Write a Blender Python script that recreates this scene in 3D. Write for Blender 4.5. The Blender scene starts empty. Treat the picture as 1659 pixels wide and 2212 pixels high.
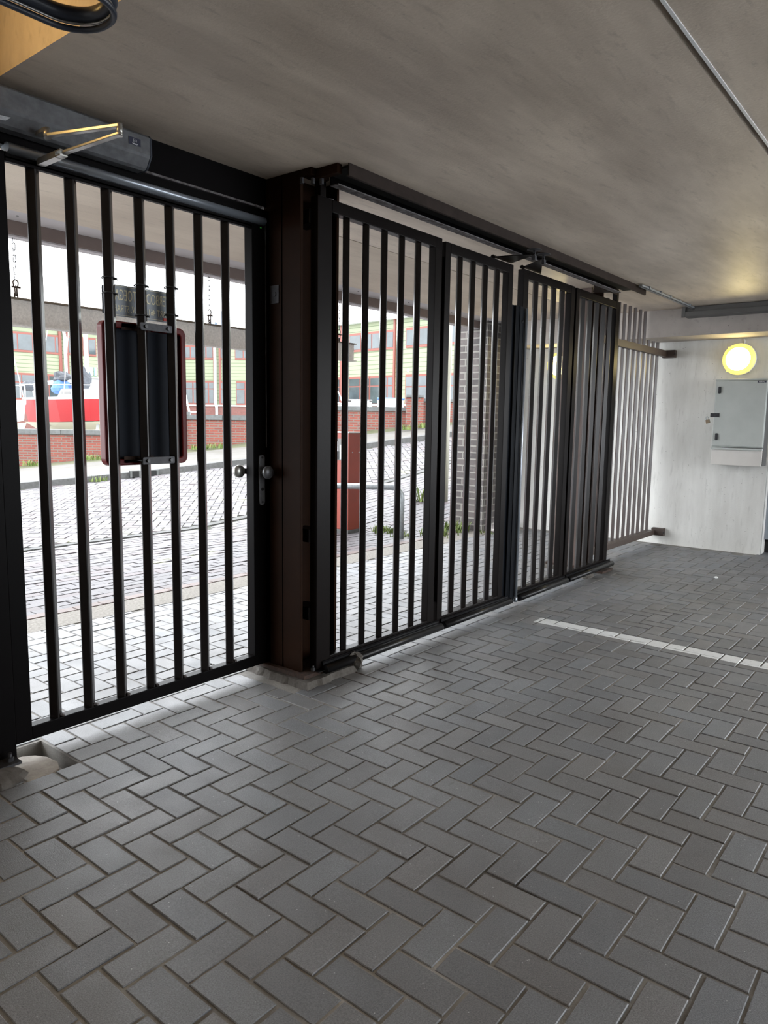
import bpy, bmesh, math, random
from mathutils import Vector, Matrix
random.seed(7)
PI = math.pi
SC = bpy.context.scene
COL = SC.collection

# ------------------------------------------------------------------ camera
CAM_Z = 1.40
FPX = 1569.637
ROT = Matrix(((0.6282761, 0.0894060, -0.7728361),
              (-0.7778423, 0.0915740, -0.6217520),
              (0.0151833, 0.9917766, 0.1270776)))
cam_d = bpy.data.cameras.new('camera')
cam = bpy.data.objects.new('camera', cam_d)
COL.objects.link(cam)
cam.matrix_world = Matrix.Translation((0, 0, CAM_Z)) @ ROT.to_4x4()
cam_d.sensor_fit = 'VERTICAL'
cam_d.sensor_height = 36
cam_d.lens = FPX / 2212 * 36
cam_d.clip_start = 0.05
cam_d.clip_end = 500
SC.camera = cam

# ------------------------------------------------------------------ light, exposure
SKY = 2.6
world = bpy.data.worlds.new('sky')
SC.world = world
world.use_nodes = True
wn = world.node_tree.nodes
bg = wn['Background']
bg.inputs[0].default_value = (0.93, 0.965, 1.0, 1)
bg.inputs[1].default_value = SKY
SC.view_settings.view_transform = 'Standard'
SC.view_settings.look = 'None'
SC.view_settings.exposure = 1.66
SC.view_settings.gamma = 1.0
SC.view_settings.use_curve_mapping = False
LAMP = 10.0           # bulkhead lamps on the right wall
LAMP_LEFT = 14.0     # bulkhead lamp in the ceiling recess on the left
ROOF_BACK = -3.5     # where the deck overhead ends behind the viewer

# ------------------------------------------------------------------ materials
MATS = {}

def nd(nt, t, **kw):
    n = nt.nodes.new(t)
    for k, v in kw.items():
        setattr(n, k, v)
    return n

def mat(name, col, rough=0.6, metal=0.0, emit=None, estr=0.0, var=0.0, vscale=6.0, bump=0.0, bscale=120.0,
        col2=None, spec=0.5, stretch=(1, 1, 1), detail=4.0):
    if name in MATS:
        return MATS[name]
    m = bpy.data.materials.new(name)
    m.use_nodes = True
    nt = m.node_tree
    b = nt.nodes['Principled BSDF']
    b.inputs['Roughness'].default_value = rough
    b.inputs['Metallic'].default_value = metal
    b.inputs['Specular IOR Level'].default_value = spec
    b.inputs['Base Color'].default_value = (*col, 1)
    if emit:
        b.inputs['Emission Color'].default_value = (*emit, 1)
        b.inputs['Emission Strength'].default_value = estr
    tc = nd(nt, 'ShaderNodeTexCoord')
    mp = nd(nt, 'ShaderNodeMapping')
    mp.inputs['Scale'].default_value = stretch
    nt.links.new(tc.outputs['Object'], mp.inputs['Vector'])
    if var > 0 or col2:
        n = nd(nt, 'ShaderNodeTexNoise')
        n.inputs['Scale'].default_value = vscale
        n.inputs['Detail'].default_value = detail
        n.inputs['Roughness'].default_value = 0.6
        nt.links.new(mp.outputs[0], n.inputs['Vector'])
        r = nd(nt, 'ShaderNodeValToRGB')
        r.color_ramp.elements[0].position = 0.32
        r.color_ramp.elements[1].position = 0.68
        c2 = col2 if col2 else tuple(c * (1 - var) for c in col)
        r.color_ramp.elements[0].color = (*c2, 1)
        r.color_ramp.elements[1].color = (*col, 1)
        nt.links.new(n.outputs['Fac'], r.inputs[0])
        nt.links.new(r.outputs[0], b.inputs['Base Color'])
    if bump > 0:
        n2 = nd(nt, 'ShaderNodeTexNoise')
        n2.inputs['Scale'].default_value = bscale
        n2.inputs['Detail'].default_value = 3
        nt.links.new(mp.outputs[0], n2.inputs['Vector'])
        bp = nd(nt, 'ShaderNodeBump')
        bp.inputs['Strength'].default_value = bump
        bp.inputs['Distance'].default_value = 0.004
        nt.links.new(n2.outputs['Fac'], bp.inputs['Height'])
        nt.links.new(bp.outputs[0], b.inputs['Normal'])
    MATS[name] = m
    return m

def mixc(nt, fac, a, b, blend='MIX'):
    m = nd(nt, 'ShaderNodeMix', data_type='RGBA', blend_type=blend)
    for sock, v in ((m.inputs[0], fac), (m.inputs[6], a), (m.inputs[7], b)):
        if hasattr(v, 'links'):
            nt.links.new(v, sock)
        elif isinstance(v, (int, float)):
            sock.default_value = v
        else:
            sock.default_value = (*v, 1)
    return m.outputs[2]

def ramp(nt, src, p0, p1, c0=(0, 0, 0), c1=(1, 1, 1), interp='LINEAR'):
    r = nd(nt, 'ShaderNodeValToRGB')
    r.color_ramp.interpolation = interp
    r.color_ramp.elements[0].position = p0
    r.color_ramp.elements[1].position = p1
    r.color_ramp.elements[0].color = (*c0, 1)
    r.color_ramp.elements[1].color = (*c1, 1)
    nt.links.new(src, r.inputs[0])
    return r.outputs[0]

def noise(nt, vec, scale, detail=4, rough=0.6):
    n = nd(nt, 'ShaderNodeTexNoise')
    n.inputs['Scale'].default_value = scale
    n.inputs['Detail'].default_value = detail
    n.inputs['Roughness'].default_value = rough
    nt.links.new(vec, n.inputs['Vector'])
    return n.outputs['Fac']

def mapping(nt, scale=(1, 1, 1), rot=(0, 0, 0), src='Object'):
    tc = nd(nt, 'ShaderNodeTexCoord')
    mp = nd(nt, 'ShaderNodeMapping')
    mp.inputs['Scale'].default_value = scale
    mp.inputs['Rotation'].default_value = rot
    nt.links.new(tc.outputs[src], mp.inputs['Vector'])
    return mp.outputs[0]

def base(name):
    m = bpy.data.materials.new(name)
    m.use_nodes = True
    MATS[name] = m
    return m, m.node_tree, m.node_tree.nodes['Principled BSDF']

def bump_to(nt, b, h, strength=0.4, dist=0.004):
    bp = nd(nt, 'ShaderNodeBump')
    bp.inputs['Strength'].default_value = strength
    bp.inputs['Distance'].default_value = dist
    nt.links.new(h, bp.inputs['Height'])
    nt.links.new(bp.outputs[0], b.inputs['Normal'])

def concrete(name, c_hi, c_lo, streak=(0.35, 2.2, 2.2), pits=0.5, rot=0.0, crough=0.8):
    m, nt, b = base(name)
    b.inputs['Roughness'].default_value = crough
    b.inputs['Specular IOR Level'].default_value = 0.4
    v1 = mapping(nt, streak, (0, 0, rot))
    v2 = mapping(nt)
    n1 = noise(nt, v1, 2.2, 6, 0.62)
    n2 = noise(nt, v2, 1.1, 3, 0.5)
    n3 = noise(nt, v1, 16, 4, 0.6)
    c = mixc(nt, ramp(nt, n1, 0.36, 0.66), c_lo, c_hi)
    c = mixc(nt, 0.35, c, mixc(nt, ramp(nt, n2, 0.35, 0.65), c_lo, c_hi))
    lo = tuple(x * 0.62 for x in c_lo)
    f = ramp(nt, n3, 0.30, 0.42, (0.28, 0.28, 0.28), (0, 0, 0))
    c = mixc(nt, f, c, lo)
    if pits:
        vo = nd(nt, 'ShaderNodeTexVoronoi')
        vo.inputs['Scale'].default_value = 26
        nt.links.new(v2, vo.inputs['Vector'])
        sel = ramp(nt, noise(nt, v2, 11, 2), 0.50, 0.56)
        p = ramp(nt, vo.outputs['Distance'], 0.07, 0.13, (1, 1, 1), (0, 0, 0))
        pm = mixc(nt, 1.0, p, sel, 'MULTIPLY')
        pm = mixc(nt, pits, (0, 0, 0), pm)
        c = mixc(nt, pm, c, tuple(x * 0.35 for x in c_lo))
    nt.links.new(c, b.inputs['Base Color'])
    bump_to(nt, b, noise(nt, v2, 70, 4), 0.25, 0.004)
    return m

def m_paver():
    m, nt, b = base('grey_concrete_paver')
    at = nd(nt, 'ShaderNodeAttribute', attribute_name='tint')
    v = mapping(nt)
    fine = noise(nt, v, 260, 3, 0.7)
    big = noise(nt, v, 1.3, 4, 0.6)
    c = mixc(nt, ramp(nt, fine, 0.32, 0.68), (0.120, 0.123, 0.131), (0.222, 0.228, 0.240))
    c = mixc(nt, ramp(nt, big, 0.35, 0.7), c, mixc(nt, 1.0, c, (0.78, 0.75, 0.72), 'MULTIPLY'))
    c = mixc(nt, 1.0, c, at.outputs['Color'], 'MULTIPLY')
    vo = nd(nt, 'ShaderNodeTexVoronoi')
    vo.inputs['Scale'].default_value = 55
    nt.links.new(v, vo.inputs['Vector'])
    sp = ramp(nt, vo.outputs['Distance'], 0.07, 0.12, (1, 1, 1), (0, 0, 0))
    sel = ramp(nt, noise(nt, v, 33, 1), 0.56, 0.6)
    c = mixc(nt, mixc(nt, 1.0, sp, sel, 'MULTIPLY'), c, (0.42, 0.42, 0.42))
    # dark oil stains and scuffs
    st = ramp(nt, noise(nt, mapping(nt, (1, 3, 1), (0, 0, 0.5)), 3.2, 5, 0.7), 0.66, 0.74, (0, 0, 0), (0.45, 0.45, 0.45))
    c = mixc(nt, st, c, (0.05, 0.048, 0.046))
    # painted parking line running straight in from the gate
    geo = nd(nt, 'ShaderNodeNewGeometry')
    sep = nd(nt, 'ShaderNodeSeparateXYZ')
    nt.links.new(geo.outputs['Position'], sep.inputs[0])
    def rng(src, a, bb):
        g = nd(nt, 'ShaderNodeMath', operation='GREATER_THAN'); g.inputs[1].default_value = a
        l = nd(nt, 'ShaderNodeMath', operation='LESS_THAN'); l.inputs[1].default_value = bb
        nt.links.new(src, g.inputs[0]); nt.links.new(src, l.inputs[0])
        mu = nd(nt, 'ShaderNodeMath', operation='MULTIPLY')
        nt.links.new(g.outputs[0], mu.inputs[0]); nt.links.new(l.outputs[0], mu.inputs[1])
        return mu.outputs[0]
    mk = nd(nt, 'ShaderNodeMath', operation='MULTIPLY')
    nt.links.new(rng(sep.outputs[0], 4.545, 4.675), mk.inputs[0])
    nt.links.new(rng(sep.outputs[1], -3.0, 2.293), mk.inputs[1])
    mk2 = nd(nt, 'ShaderNodeMath', operation='MULTIPLY')
    nt.links.new(mk.outputs[0], mk2.inputs[0])
    nt.links.new(rng(sep.outputs[2], -0.0030, 0.05), mk2.inputs[1])
    wear = ramp(nt, noise(nt, v, 40, 5, 0.75), 0.30, 0.42, (0.25, 0.25, 0.25), (1, 1, 1))
    c = mixc(nt, mixc(nt, 1.0, mk2.outputs[0], wear, 'MULTIPLY'), c, (0.62, 0.63, 0.63))
    nt.links.new(c, b.inputs['Base Color'])
    b.inputs['Specular IOR Level'].default_value = 0.5
    r = ramp(nt, noise(nt, v, 5, 3), 0.3, 0.7, (0.42, 0.42, 0.42), (0.58, 0.58, 0.58))
    nt.links.new(r, b.inputs['Roughness'])
    bump_to(nt, b, fine, 0.5, 0.0025)
    return m

def m_tinted(name, c0, c1, scale=90, rough=0.6, moss=None):
    m, nt, b = base(name)
    at = nd(nt, 'ShaderNodeAttribute', attribute_name='tint')
    v = mapping(nt)
    c = mixc(nt, ramp(nt, noise(nt, v, scale, 3), 0.3, 0.7), c0, c1)
    c = mixc(nt, 1.0, c, at.outputs['Color'], 'MULTIPLY')
    if moss:
        c = mixc(nt, ramp(nt, noise(nt, v, 1.6, 5, 0.7), 0.60, 0.72, (0, 0, 0), (0.6, 0.6, 0.6)), c, moss)
    nt.links.new(c, b.inputs['Base Color'])
    b.inputs['Roughness'].default_value = rough
    bump_to(nt, b, noise(nt, v, scale, 2), 0.3, 0.003)
    return m

def m_brick(name, cols, mortar, bw=0.21, bh=0.06, ms=0.010, rough=0.85, var=0.8):
    m, nt, b = base(name)
    tc = nd(nt, 'ShaderNodeTexCoord')
    br = nd(nt, 'ShaderNodeTexBrick')
    br.offset = 0.5
    br.inputs['Scale'].default_value = 1.0
    br.inputs['Brick Width'].default_value = bw
    br.inputs['Row Height'].default_value = bh
    br.inputs['Mortar Size'].default_value = ms
    br.inputs['Mortar Smooth'].default_value = 0.2
    br.inputs['Bias'].default_value = 0.0
    br.inputs['Color1'].default_value = (*cols[0], 1)
    br.inputs['Color2'].default_value = (*cols[1], 1)
    br.inputs['Mortar'].default_value = (*mortar, 1)
    nt.links.new(tc.outputs['UV'], br.inputs['Vector'])
    n = noise(nt, tc.outputs['UV'], 7, 4, 0.7)
    c = mixc(nt, ramp(nt, n, 0.5, 0.7, (0, 0, 0), (var, var, var)), br.outputs['Color'], cols[2])
    c = mixc(nt, br.outputs['Fac'], c, mortar)
    nt.links.new(c, b.inputs['Base Color'])
    b.inputs['Roughness'].default_value = rough
    inv = nd(nt, 'ShaderNodeMath', operation='SUBTRACT')
    inv.inputs[0].default_value = 1.0
    nt.links.new(br.outputs['Fac'], inv.inputs[1])
    bump_to(nt, b, inv.outputs[0], 0.6, 0.008)
    return m

def m_siding():
    m, nt, b = base('pale_green_clapboard')
    tc = nd(nt, 'ShaderNodeTexCoord')
    sep = nd(nt, 'ShaderNodeSeparateXYZ')
    nt.links.new(tc.outputs['UV'], sep.inputs[0])
    mo = nd(nt, 'ShaderNodeMath', operation='MODULO'); mo.inputs[1].default_value = 0.26
    nt.links.new(sep.outputs[1], mo.inputs[0])
    f = ramp(nt, mo.outputs[0], 0.03, 0.045, (1, 1, 1), (0, 0, 0))
    c = mixc(nt, f, (0.185, 0.21, 0.135), (0.075, 0.095, 0.05))
    nt.links.new(c, b.inputs['Base Color'])
    b.inputs['Roughness'].default_value = 0.7
    return m

M = dict(
    paint=mat('dark_brown_paint', (0.0062, 0.0046, 0.0042), 0.33, spec=0.06, var=0.18, vscale=9, bump=0.08, bscale=60),
    barp=mat('gloss_brown_bar', (0.0085, 0.0062, 0.0056), 0.26, spec=0.32, var=0.15, vscale=9),
    farcol=mat('daylit_brown_steel', (0.10, 0.070, 0.060), 0.5, spec=0.2, var=0.25, vscale=4),  # lighter copy of the column brown, with outdoor light put into the colour
    door=mat('black_brown_paint', (0.0042, 0.0036, 0.0038), 0.36, spec=0.04, var=0.15, vscale=9),
    track=mat('brown_track_paint', (0.034, 0.024, 0.020), 0.6, spec=0.1, var=0.35, vscale=12),
    peel=mat('peeling_galvanised', (0.20, 0.19, 0.195), 0.8, spec=0.1, col2=(0.06, 0.05, 0.047), vscale=38, bump=0.5, bscale=60),
    column=mat('red_brown_steel', (0.018, 0.0075, 0.0035), 0.5, spec=0.04, var=0.3, vscale=5),
    slat=mat('brown_slat_paint', (0.045, 0.029, 0.025), 0.28, spec=0.5, var=0.12, vscale=9),
    slatrail=mat('brown_rail_paint', (0.06, 0.042, 0.034), 0.5, var=0.12, vscale=9),
    rubber=mat('black_rubber', (0.007, 0.007, 0.008), 0.32, spec=0.25, var=0.2, vscale=20),
    seal=mat('blue_black_rubber', (0.003, 0.0042, 0.0065), 0.45, spec=0.06, var=0.3, vscale=9),
    tube=mat('grey_tube', (0.30, 0.33, 0.37), 0.3, 0.6),
    galv=mat('galvanised_steel', (0.44, 0.47, 0.49), 0.42, 0.6, var=0.35, vscale=40),
    steel=mat('brushed_steel', (0.50, 0.49, 0.46), 0.32, 0.8, var=0.15, vscale=20),
    alu=mat('silver_painted_alu', (0.17, 0.175, 0.185), 0.38, 0.5, spec=0.3, var=0.35, vscale=26, detail=8),
    clampm=mat('weathered_zinc', (0.045, 0.045, 0.05), 0.55, 0.4, var=0.4, vscale=60),
    rust=mat('rusty_steel', (0.045, 0.02, 0.011), 0.85, col2=(0.018, 0.011, 0.008), vscale=45, bump=0.6, bscale=90),
    red=mat('red_frame', (0.10, 0.003, 0.003), 0.35, spec=0.15),
    plate=mat('blue_grey_plate', (0.008, 0.011, 0.018), 0.5, spec=0.08, var=0.2, vscale=8),
    smallsign=mat('grey_sign_film', (0.27, 0.30, 0.33), 0.4, var=0.15, vscale=25),
    letter=mat('cream_lettering', (0.85, 0.78, 0.56), 0.6),
    tie=mat('black_nylon', (0.012, 0.012, 0.012), 0.5),
    white=mat('white_plastic', (0.75, 0.76, 0.76), 0.4),
    offwhite=mat('off_white_paint', (0.5, 0.5, 0.48), 0.6, var=0.15, vscale=3),
    soffit=mat('pale_soffit_board', (0.52, 0.49, 0.50), 0.6, var=0.12, vscale=3),
    fascia=mat('brown_fascia', (0.17, 0.125, 0.110), 0.6, var=0.15, vscale=4),
    cream=mat('cream_pipe', (0.30, 0.295, 0.24), 0.45),
    lamp=mat('lit_diffuser', (0.9, 0.85, 0.6), 0.4, emit=(1.0, 0.80, 0.36), estr=LAMP),
    lampl=mat('lit_diffuser_left', (0.9, 0.85, 0.6), 0.4, emit=(1.0, 0.63, 0.20), estr=LAMP_LEFT),
    lamprim=mat('glowing_lamp_rim', (0.72, 0.62, 0.22), 0.4, emit=(1.0, 0.74, 0.16), estr=0.34),  # glow added to rim and clips for the light at the diffuser's edge
    cab=mat('pale_grey_polyester', (0.46, 0.49, 0.47), 0.5, var=0.1, vscale=4, bump=0.1, bscale=200),
    cabskirt=mat('light_grey_skirt', (0.62, 0.60, 0.57), 0.55, var=0.08, vscale=4),
    black=mat('black_plastic', (0.012, 0.013, 0.016), 0.4),
    navy=mat('navy_badge', (0.004, 0.006, 0.03), 0.4),
    brass=mat('dull_brass', (0.22, 0.17, 0.12), 0.4, 0.7),
    duct=mat('grey_duct', (0.12, 0.117, 0.113), 0.6, 0.1, var=0.1, vscale=4),
    doorpanel=mat('blue_grey_door', (0.26, 0.29, 0.33), 0.5, var=0.08, vscale=3),
    dark=mat('void_shade_black', (0.008, 0.008, 0.008), 0.9),  # flat black standing in for the shade inside gaps, slots and mouths
    fixture=mat('slate_blue_plastic', (0.022, 0.028, 0.042), 0.38),
    footing=mat('mortar_footing', (0.10, 0.092, 0.082), 0.95, col2=(0.055, 0.047, 0.04), vscale=22, bump=0.8, bscale=50),
    stone=mat('pale_rubble', (0.46, 0.42, 0.37), 0.95, col2=(0.28, 0.25, 0.22), vscale=12, bump=0.9, bscale=30),
    sand=mat('joint_sand', (0.36, 0.345, 0.32), 0.95, col2=(0.07, 0.065, 0.06), vscale=1.5, bump=0.6, bscale=150, detail=6),
    streetsand=mat('street_joint_sand', (0.030, 0.028, 0.024), 0.95, col2=(0.022, 0.026, 0.012), vscale=3),
    gravel=mat('gravel_concrete', (0.22, 0.205, 0.185), 0.95, col2=(0.12, 0.11, 0.095), vscale=55, bump=0.8, bscale=70),
    kerb=mat('kerb_stone', (0.085, 0.085, 0.085), 0.9, col2=(0.055, 0.055, 0.052), vscale=20, bump=0.3),
    walk=mat('pavement_tiles', (0.10, 0.094, 0.088), 0.9, col2=(0.072, 0.067, 0.056), vscale=2.5, bump=0.3),
    verge=mat('mossy_verge', (0.08, 0.076, 0.044), 0.95, col2=(0.045, 0.053, 0.021), vscale=4, bump=0.6),
    yard=mat('yard_ground', (0.35, 0.34, 0.32), 0.9, var=0.2, vscale=0.6),
    capst=mat('stone_coping', (0.10, 0.104, 0.104), 0.9, col2=(0.07, 0.073, 0.07), vscale=9, bump=0.4, bscale=30),
    beam=mat('dusty_steel_beam', (0.82, 0.77, 0.72), 0.85, col2=(0.62, 0.58, 0.54), vscale=70, bump=0.4, bscale=90, detail=8),
    beamtop=mat('dusty_beam_flange', (0.22, 0.17, 0.12), 0.9, col2=(0.10, 0.08, 0.06), vscale=30),
    orange=mat('red_orange_enamel', (0.21, 0.027, 0.012), 0.4, var=0.08, vscale=4),
    winframe=mat('salmon_window_frame', (0.15, 0.040, 0.028), 0.5),
    glass=mat('window_glass', (0.05, 0.065, 0.072), 0.06, spec=0.6, var=0.5, vscale=0.9),
    render=mat('pale_gutter', (0.62, 0.68, 0.66), 0.5),
    hull=mat('red_hull', (0.22, 0.004, 0.007), 0.3),
    boatwhite=mat('white_gelcoat', (0.75, 0.77, 0.78), 0.3),
    boatbelow=mat('cream_antifoul', (0.48, 0.46, 0.36), 0.7),
    bluecov=mat('blue_cover', (0.06, 0.14, 0.36), 0.7, var=0.4, vscale=8),
    darkcov=mat('dark_cover', (0.05, 0.055, 0.065), 0.8, var=0.4, vscale=8),
    grass=mat('grass', (0.07, 0.12, 0.02), 0.8, col2=(0.12, 0.145, 0.035), vscale=20),
    tower=mat('blue_grey_facade', (0.20, 0.26, 0.34), 0.6, var=0.3, vscale=0.6),
    paper=mat('white_paper', (0.70, 0.71, 0.73), 0.7, col2=(0.45, 0.47, 0.5), vscale=60),
    skyblue=mat('pale_blue_lettering', (0.20, 0.42, 0.62), 0.5),
)
M['ceil'] = concrete('ceiling_concrete', (0.72, 0.62, 0.51), (0.44, 0.37, 0.30), streak=(0.5, 2.0, 1), pits=0.25, crough=0.5)
M['ceilout'] = concrete('outer_ceiling_concrete', (0.66, 0.57, 0.47), (0.52, 0.44, 0.36), streak=(0.4, 2.0, 1), pits=0.15)
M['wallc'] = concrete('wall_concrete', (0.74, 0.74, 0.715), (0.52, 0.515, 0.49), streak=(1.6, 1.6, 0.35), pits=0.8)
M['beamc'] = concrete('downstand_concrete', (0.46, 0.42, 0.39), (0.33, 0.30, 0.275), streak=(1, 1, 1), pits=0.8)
M['paver'] = m_paver()
M['street'] = m_tinted('street_clinker', (0.050, 0.045, 0.049), (0.084, 0.078, 0.083), moss=(0.28, 0.30, 0.14))
M['bordbrick'] = m_tinted('border_clinker', (0.07, 0.045, 0.038), (0.11, 0.072, 0.064))
M['brick'] = m_brick('orange_red_brick', ((0.18, 0.046, 0.030), (0.135, 0.034, 0.024), (0.065, 0.032, 0.029)), (0.12, 0.10, 0.085))
M['brickpink'] = m_brick('pink_brick', ((0.16, 0.066, 0.056), (0.135, 0.055, 0.047), (0.10, 0.047, 0.041)), (0.115, 0.07, 0.06), bw=0.4, bh=0.12, ms=0.012)
M['brickgrey'] = m_brick('dark_grey_brick', ((0.060, 0.054, 0.054), (0.11, 0.094, 0.09), (0.17, 0.148, 0.14)), (0.22, 0.21, 0.19), bw=0.21, bh=0.083, ms=0.009, var=0.7)
M['brickfar'] = m_brick('pale_far_brick', ((0.62, 0.58, 0.55), (0.70, 0.66, 0.63), (0.48, 0.44, 0.42)), (0.72, 0.70, 0.68), bw=0.8, bh=0.25, ms=0.03)
M['siding'] = m_siding()

# ------------------------------------------------------------------ mesh builder
class MB:
    def __init__(s):
        s.v = []; s.f = []; s.sm = []; s.t = None

    def add(s, vs, fs, smooth=False):
        o = len(s.v)
        s.v += [tuple(p) for p in vs]
        s.f += [tuple(o + i for i in f) for f in fs]
        s.sm += [smooth] * len(fs)
        return s

    def box(s, a, b, mtx=None):
        x0, y0, z0 = a; x1, y1, z1 = b
        if x0 > x1: x0, x1 = x1, x0
        if y0 > y1: y0, y1 = y1, y0
        if z0 > z1: z0, z1 = z1, z0
        vs = [(x0, y0, z0), (x1, y0, z0), (x1, y1, z0), (x0, y1, z0), (x0, y0, z1), (x1, y0, z1), (x1, y1, z1), (x0, y1, z1)]
        if mtx: vs = [mtx @ Vector(p) for p in vs]
        return s.add(vs, [(0, 3, 2, 1), (4, 5, 6, 7), (0, 1, 5, 4), (1, 2, 6, 5), (2, 3, 7, 6), (3, 0, 4, 7)])

    def obox(s, c, ex, ey, ez):
        """box from centre and three half-extent vectors"""
        c = Vector(c); ex = Vector(ex); ey = Vector(ey); ez = Vector(ez)
        vs = [c + sx * ex + sy * ey + sz * ez for sz in (-1, 1) for sx, sy in ((-1, -1), (1, -1), (1, 1), (-1, 1))]
        return s.add(vs, [(0, 3, 2, 1), (4, 5, 6, 7), (0, 1, 5, 4), (1, 2, 6, 5), (2, 3, 7, 6), (3, 0, 4, 7)])

    def bar(s, p, q, w, h):
        """rectangular bar between two points, w across, h up"""
        p = Vector(p); q = Vector(q); d = (q - p)
        L = d.length / 2; d.normalize()
        up = Vector((0, 0, 1)) if abs(d.z) < 0.95 else Vector((0, 1, 0))
        sd = d.cross(up).normalized(); u = sd.cross(d)
        return s.obox((p + q) / 2, d * L, sd * w / 2, u * h / 2)

    def vpost(s, x, y, z0, z1, w, ang=PI / 4, r=0.004):
        """square tube turned by ang about the vertical, corners eased"""
        h = w / 2
        pts = [(h, -h + r), (h, h - r), (h - r, h), (-h + r, h), (-h, h - r), (-h, -h + r), (-h + r, -h), (h - r, -h)]
        ca, sa = math.cos(ang), math.sin(ang)
        n = len(pts)
        P = [(x + a * ca - b * sa, y + a * sa + b * ca) for a, b in pts]
        vs = [(a, b, z0) for a, b in P] + [(a, b, z1) for a, b in P]
        fs = [(i, (i + 1) % n, n + (i + 1) % n, n + i) for i in range(n)]
        fs += [tuple(range(n - 1, -1, -1)), tuple(range(n, 2 * n))]
        return s.add(vs, fs)

    def prism(s, prof, axis, a, b, smooth=False):
        """closed profile extruded along an axis: x: prof=(y,z); y: (x,z); z: (x,y)"""
        def P(u, v, t):
            return {'x': (t, u, v), 'y': (u, t, v), 'z': (u, v, t)}[axis]
        n = len(prof)
        vs = [P(u, v, a) for u, v in prof] + [P(u, v, b) for u, v in prof]
        fs = [(i, (i + 1) % n, n + (i + 1) % n, n + i) for i in range(n)]
        s.add(vs, fs, smooth)
        o = len(s.v) - 2 * n
        s.f += [tuple(o + i for i in range(n - 1, -1, -1)), tuple(o + n + i for i in range(n))]
        s.sm += [False, False]
        return s

    def cyl(s, p, q, r, n=16, r2=None, smooth=True):
        p = Vector(p); q = Vector(q); d = (q - p).normalized()
        a = d.orthogonal().normalized(); c = d.cross(a)
        r2 = r if r2 is None else r2
        vs = [p + (a * math.cos(t) + c * math.sin(t)) * r for t in [2 * PI * i / n for i in range(n)]]
        vs += [q + (a * math.cos(t) + c * math.sin(t)) * r2 for t in [2 * PI * i / n for i in range(n)]]
        s.add(vs, [(i, (i + 1) % n, n + (i + 1) % n, n + i) for i in range(n)], smooth)
        o = len(s.v) - 2 * n
        s.f += [tuple(o + i for i in range(n - 1, -1, -1)), tuple(o + n + i for i in range(n))]
        s.sm += [False, False]
        return s

    def tube(s, pts, r, n=10, closed=False, cap=True):
        pts = [Vector(p) for p in pts]; m = len(pts)
        rings = []; prev = None
        for i in range(m):
            if closed:
                d = (pts[(i + 1) % m] - pts[i - 1]).normalized()
            else:
                d = (pts[min(i + 1, m - 1)] - pts[max(i - 1, 0)]).normalized()
            if prev is None:
                a = d.orthogonal().normalized()
            else:
                a = (prev - d * prev.dot(d)).normalized()
            prev = a; c = d.cross(a)
            rings.append([pts[i] + (a * math.cos(t) + c * math.sin(t)) * r for t in [2 * PI * k / n for k in range(n)]])
        vs = [p for rg in rings for p in rg]
        fs = []
        for i in range(m if closed else m - 1):
            j = (i + 1) % m
            for k in range(n):
                fs.append((i * n + k, i * n + (k + 1) % n, j * n + (k + 1) % n, j * n + k))
        s.add(vs, fs, True)
        if not closed and cap:
            o = len(s.v) - len(vs)
            s.f += [tuple(o + i for i in range(n - 1, -1, -1)), tuple(o + (m - 1) * n + i for i in range(n))]
            s.sm += [False, False]
        return s

    def lathe(s, c, axis, prof, n=32):
        """profile [(r, t)] turned about an axis through c"""
        c = Vector(c); d = Vector(axis).normalized(); a = d.orthogonal().normalized(); e = d.cross(a)
        vs = []
        for r, t in prof:
            for k in range(n):
                th = 2 * PI * k / n
                vs.append(c + d * t + (a * math.cos(th) + e * math.sin(th)) * max(r, 1e-4))
        fs = []
        for i in range(len(prof) - 1):
            for k in range(n):
                fs.append((i * n + k, i * n + (k + 1) % n, (i + 1) * n + (k + 1) % n, (i + 1) * n + k))
        return s.add(vs, fs, True)

    def blob(s, c, rx, ry, rz, seed=0, amp=0.2, n=14, m=9, flat=True):
        rnd = random.Random(seed)
        vs = []; ph = [rnd.uniform(0, 6) for _ in range(6)]
        for i in range(m + 1):
            th = PI * i / m
            for k in range(n):
                f = 2 * PI * k / n
                w = 1 + amp * (math.sin(3 * f + ph[0] + 2 * th) * 0.5 + math.sin(5 * f + ph[1]) * 0.3 + math.sin(4 * th + ph[2] + f) * 0.4) * math.sin(th)
                w += rnd.uniform(-amp, amp) * 0.2
                vs.append((c[0] + rx * w * math.sin(th) * math.cos(f), c[1] + ry * w * math.sin(th) * math.sin(f), c[2] + rz * w * math.cos(th)))
        fs = []
        for i in range(m):
            for k in range(n):
                fs.append((i * n + k, (i + 1) * n + k, (i + 1) * n + (k + 1) % n, i * n + (k + 1) % n))
        return s.add(vs, fs, not flat)

    def build(s, name, m, parent=None, bevel=0.0, fix=True, kind=None):
        me = bpy.data.meshes.new(name)
        me.from_pydata([tuple(p) for p in s.v], [], s.f)
        me.polygons.foreach_set('use_smooth', s.sm)
        if s.t:
            at = me.color_attributes.new('tint', 'FLOAT_COLOR', 'POINT')
            at.data.foreach_set('color', [x for t in s.t for x in (t[0], t[1], t[2], 1.0)])
        if fix:
            bm = bmesh.new(); bm.from_mesh(me)
            bmesh.ops.recalc_face_normals(bm, faces=bm.faces)
            bm.to_mesh(me); bm.free()
        uv = me.uv_layers.new(name='UVMap')
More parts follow.
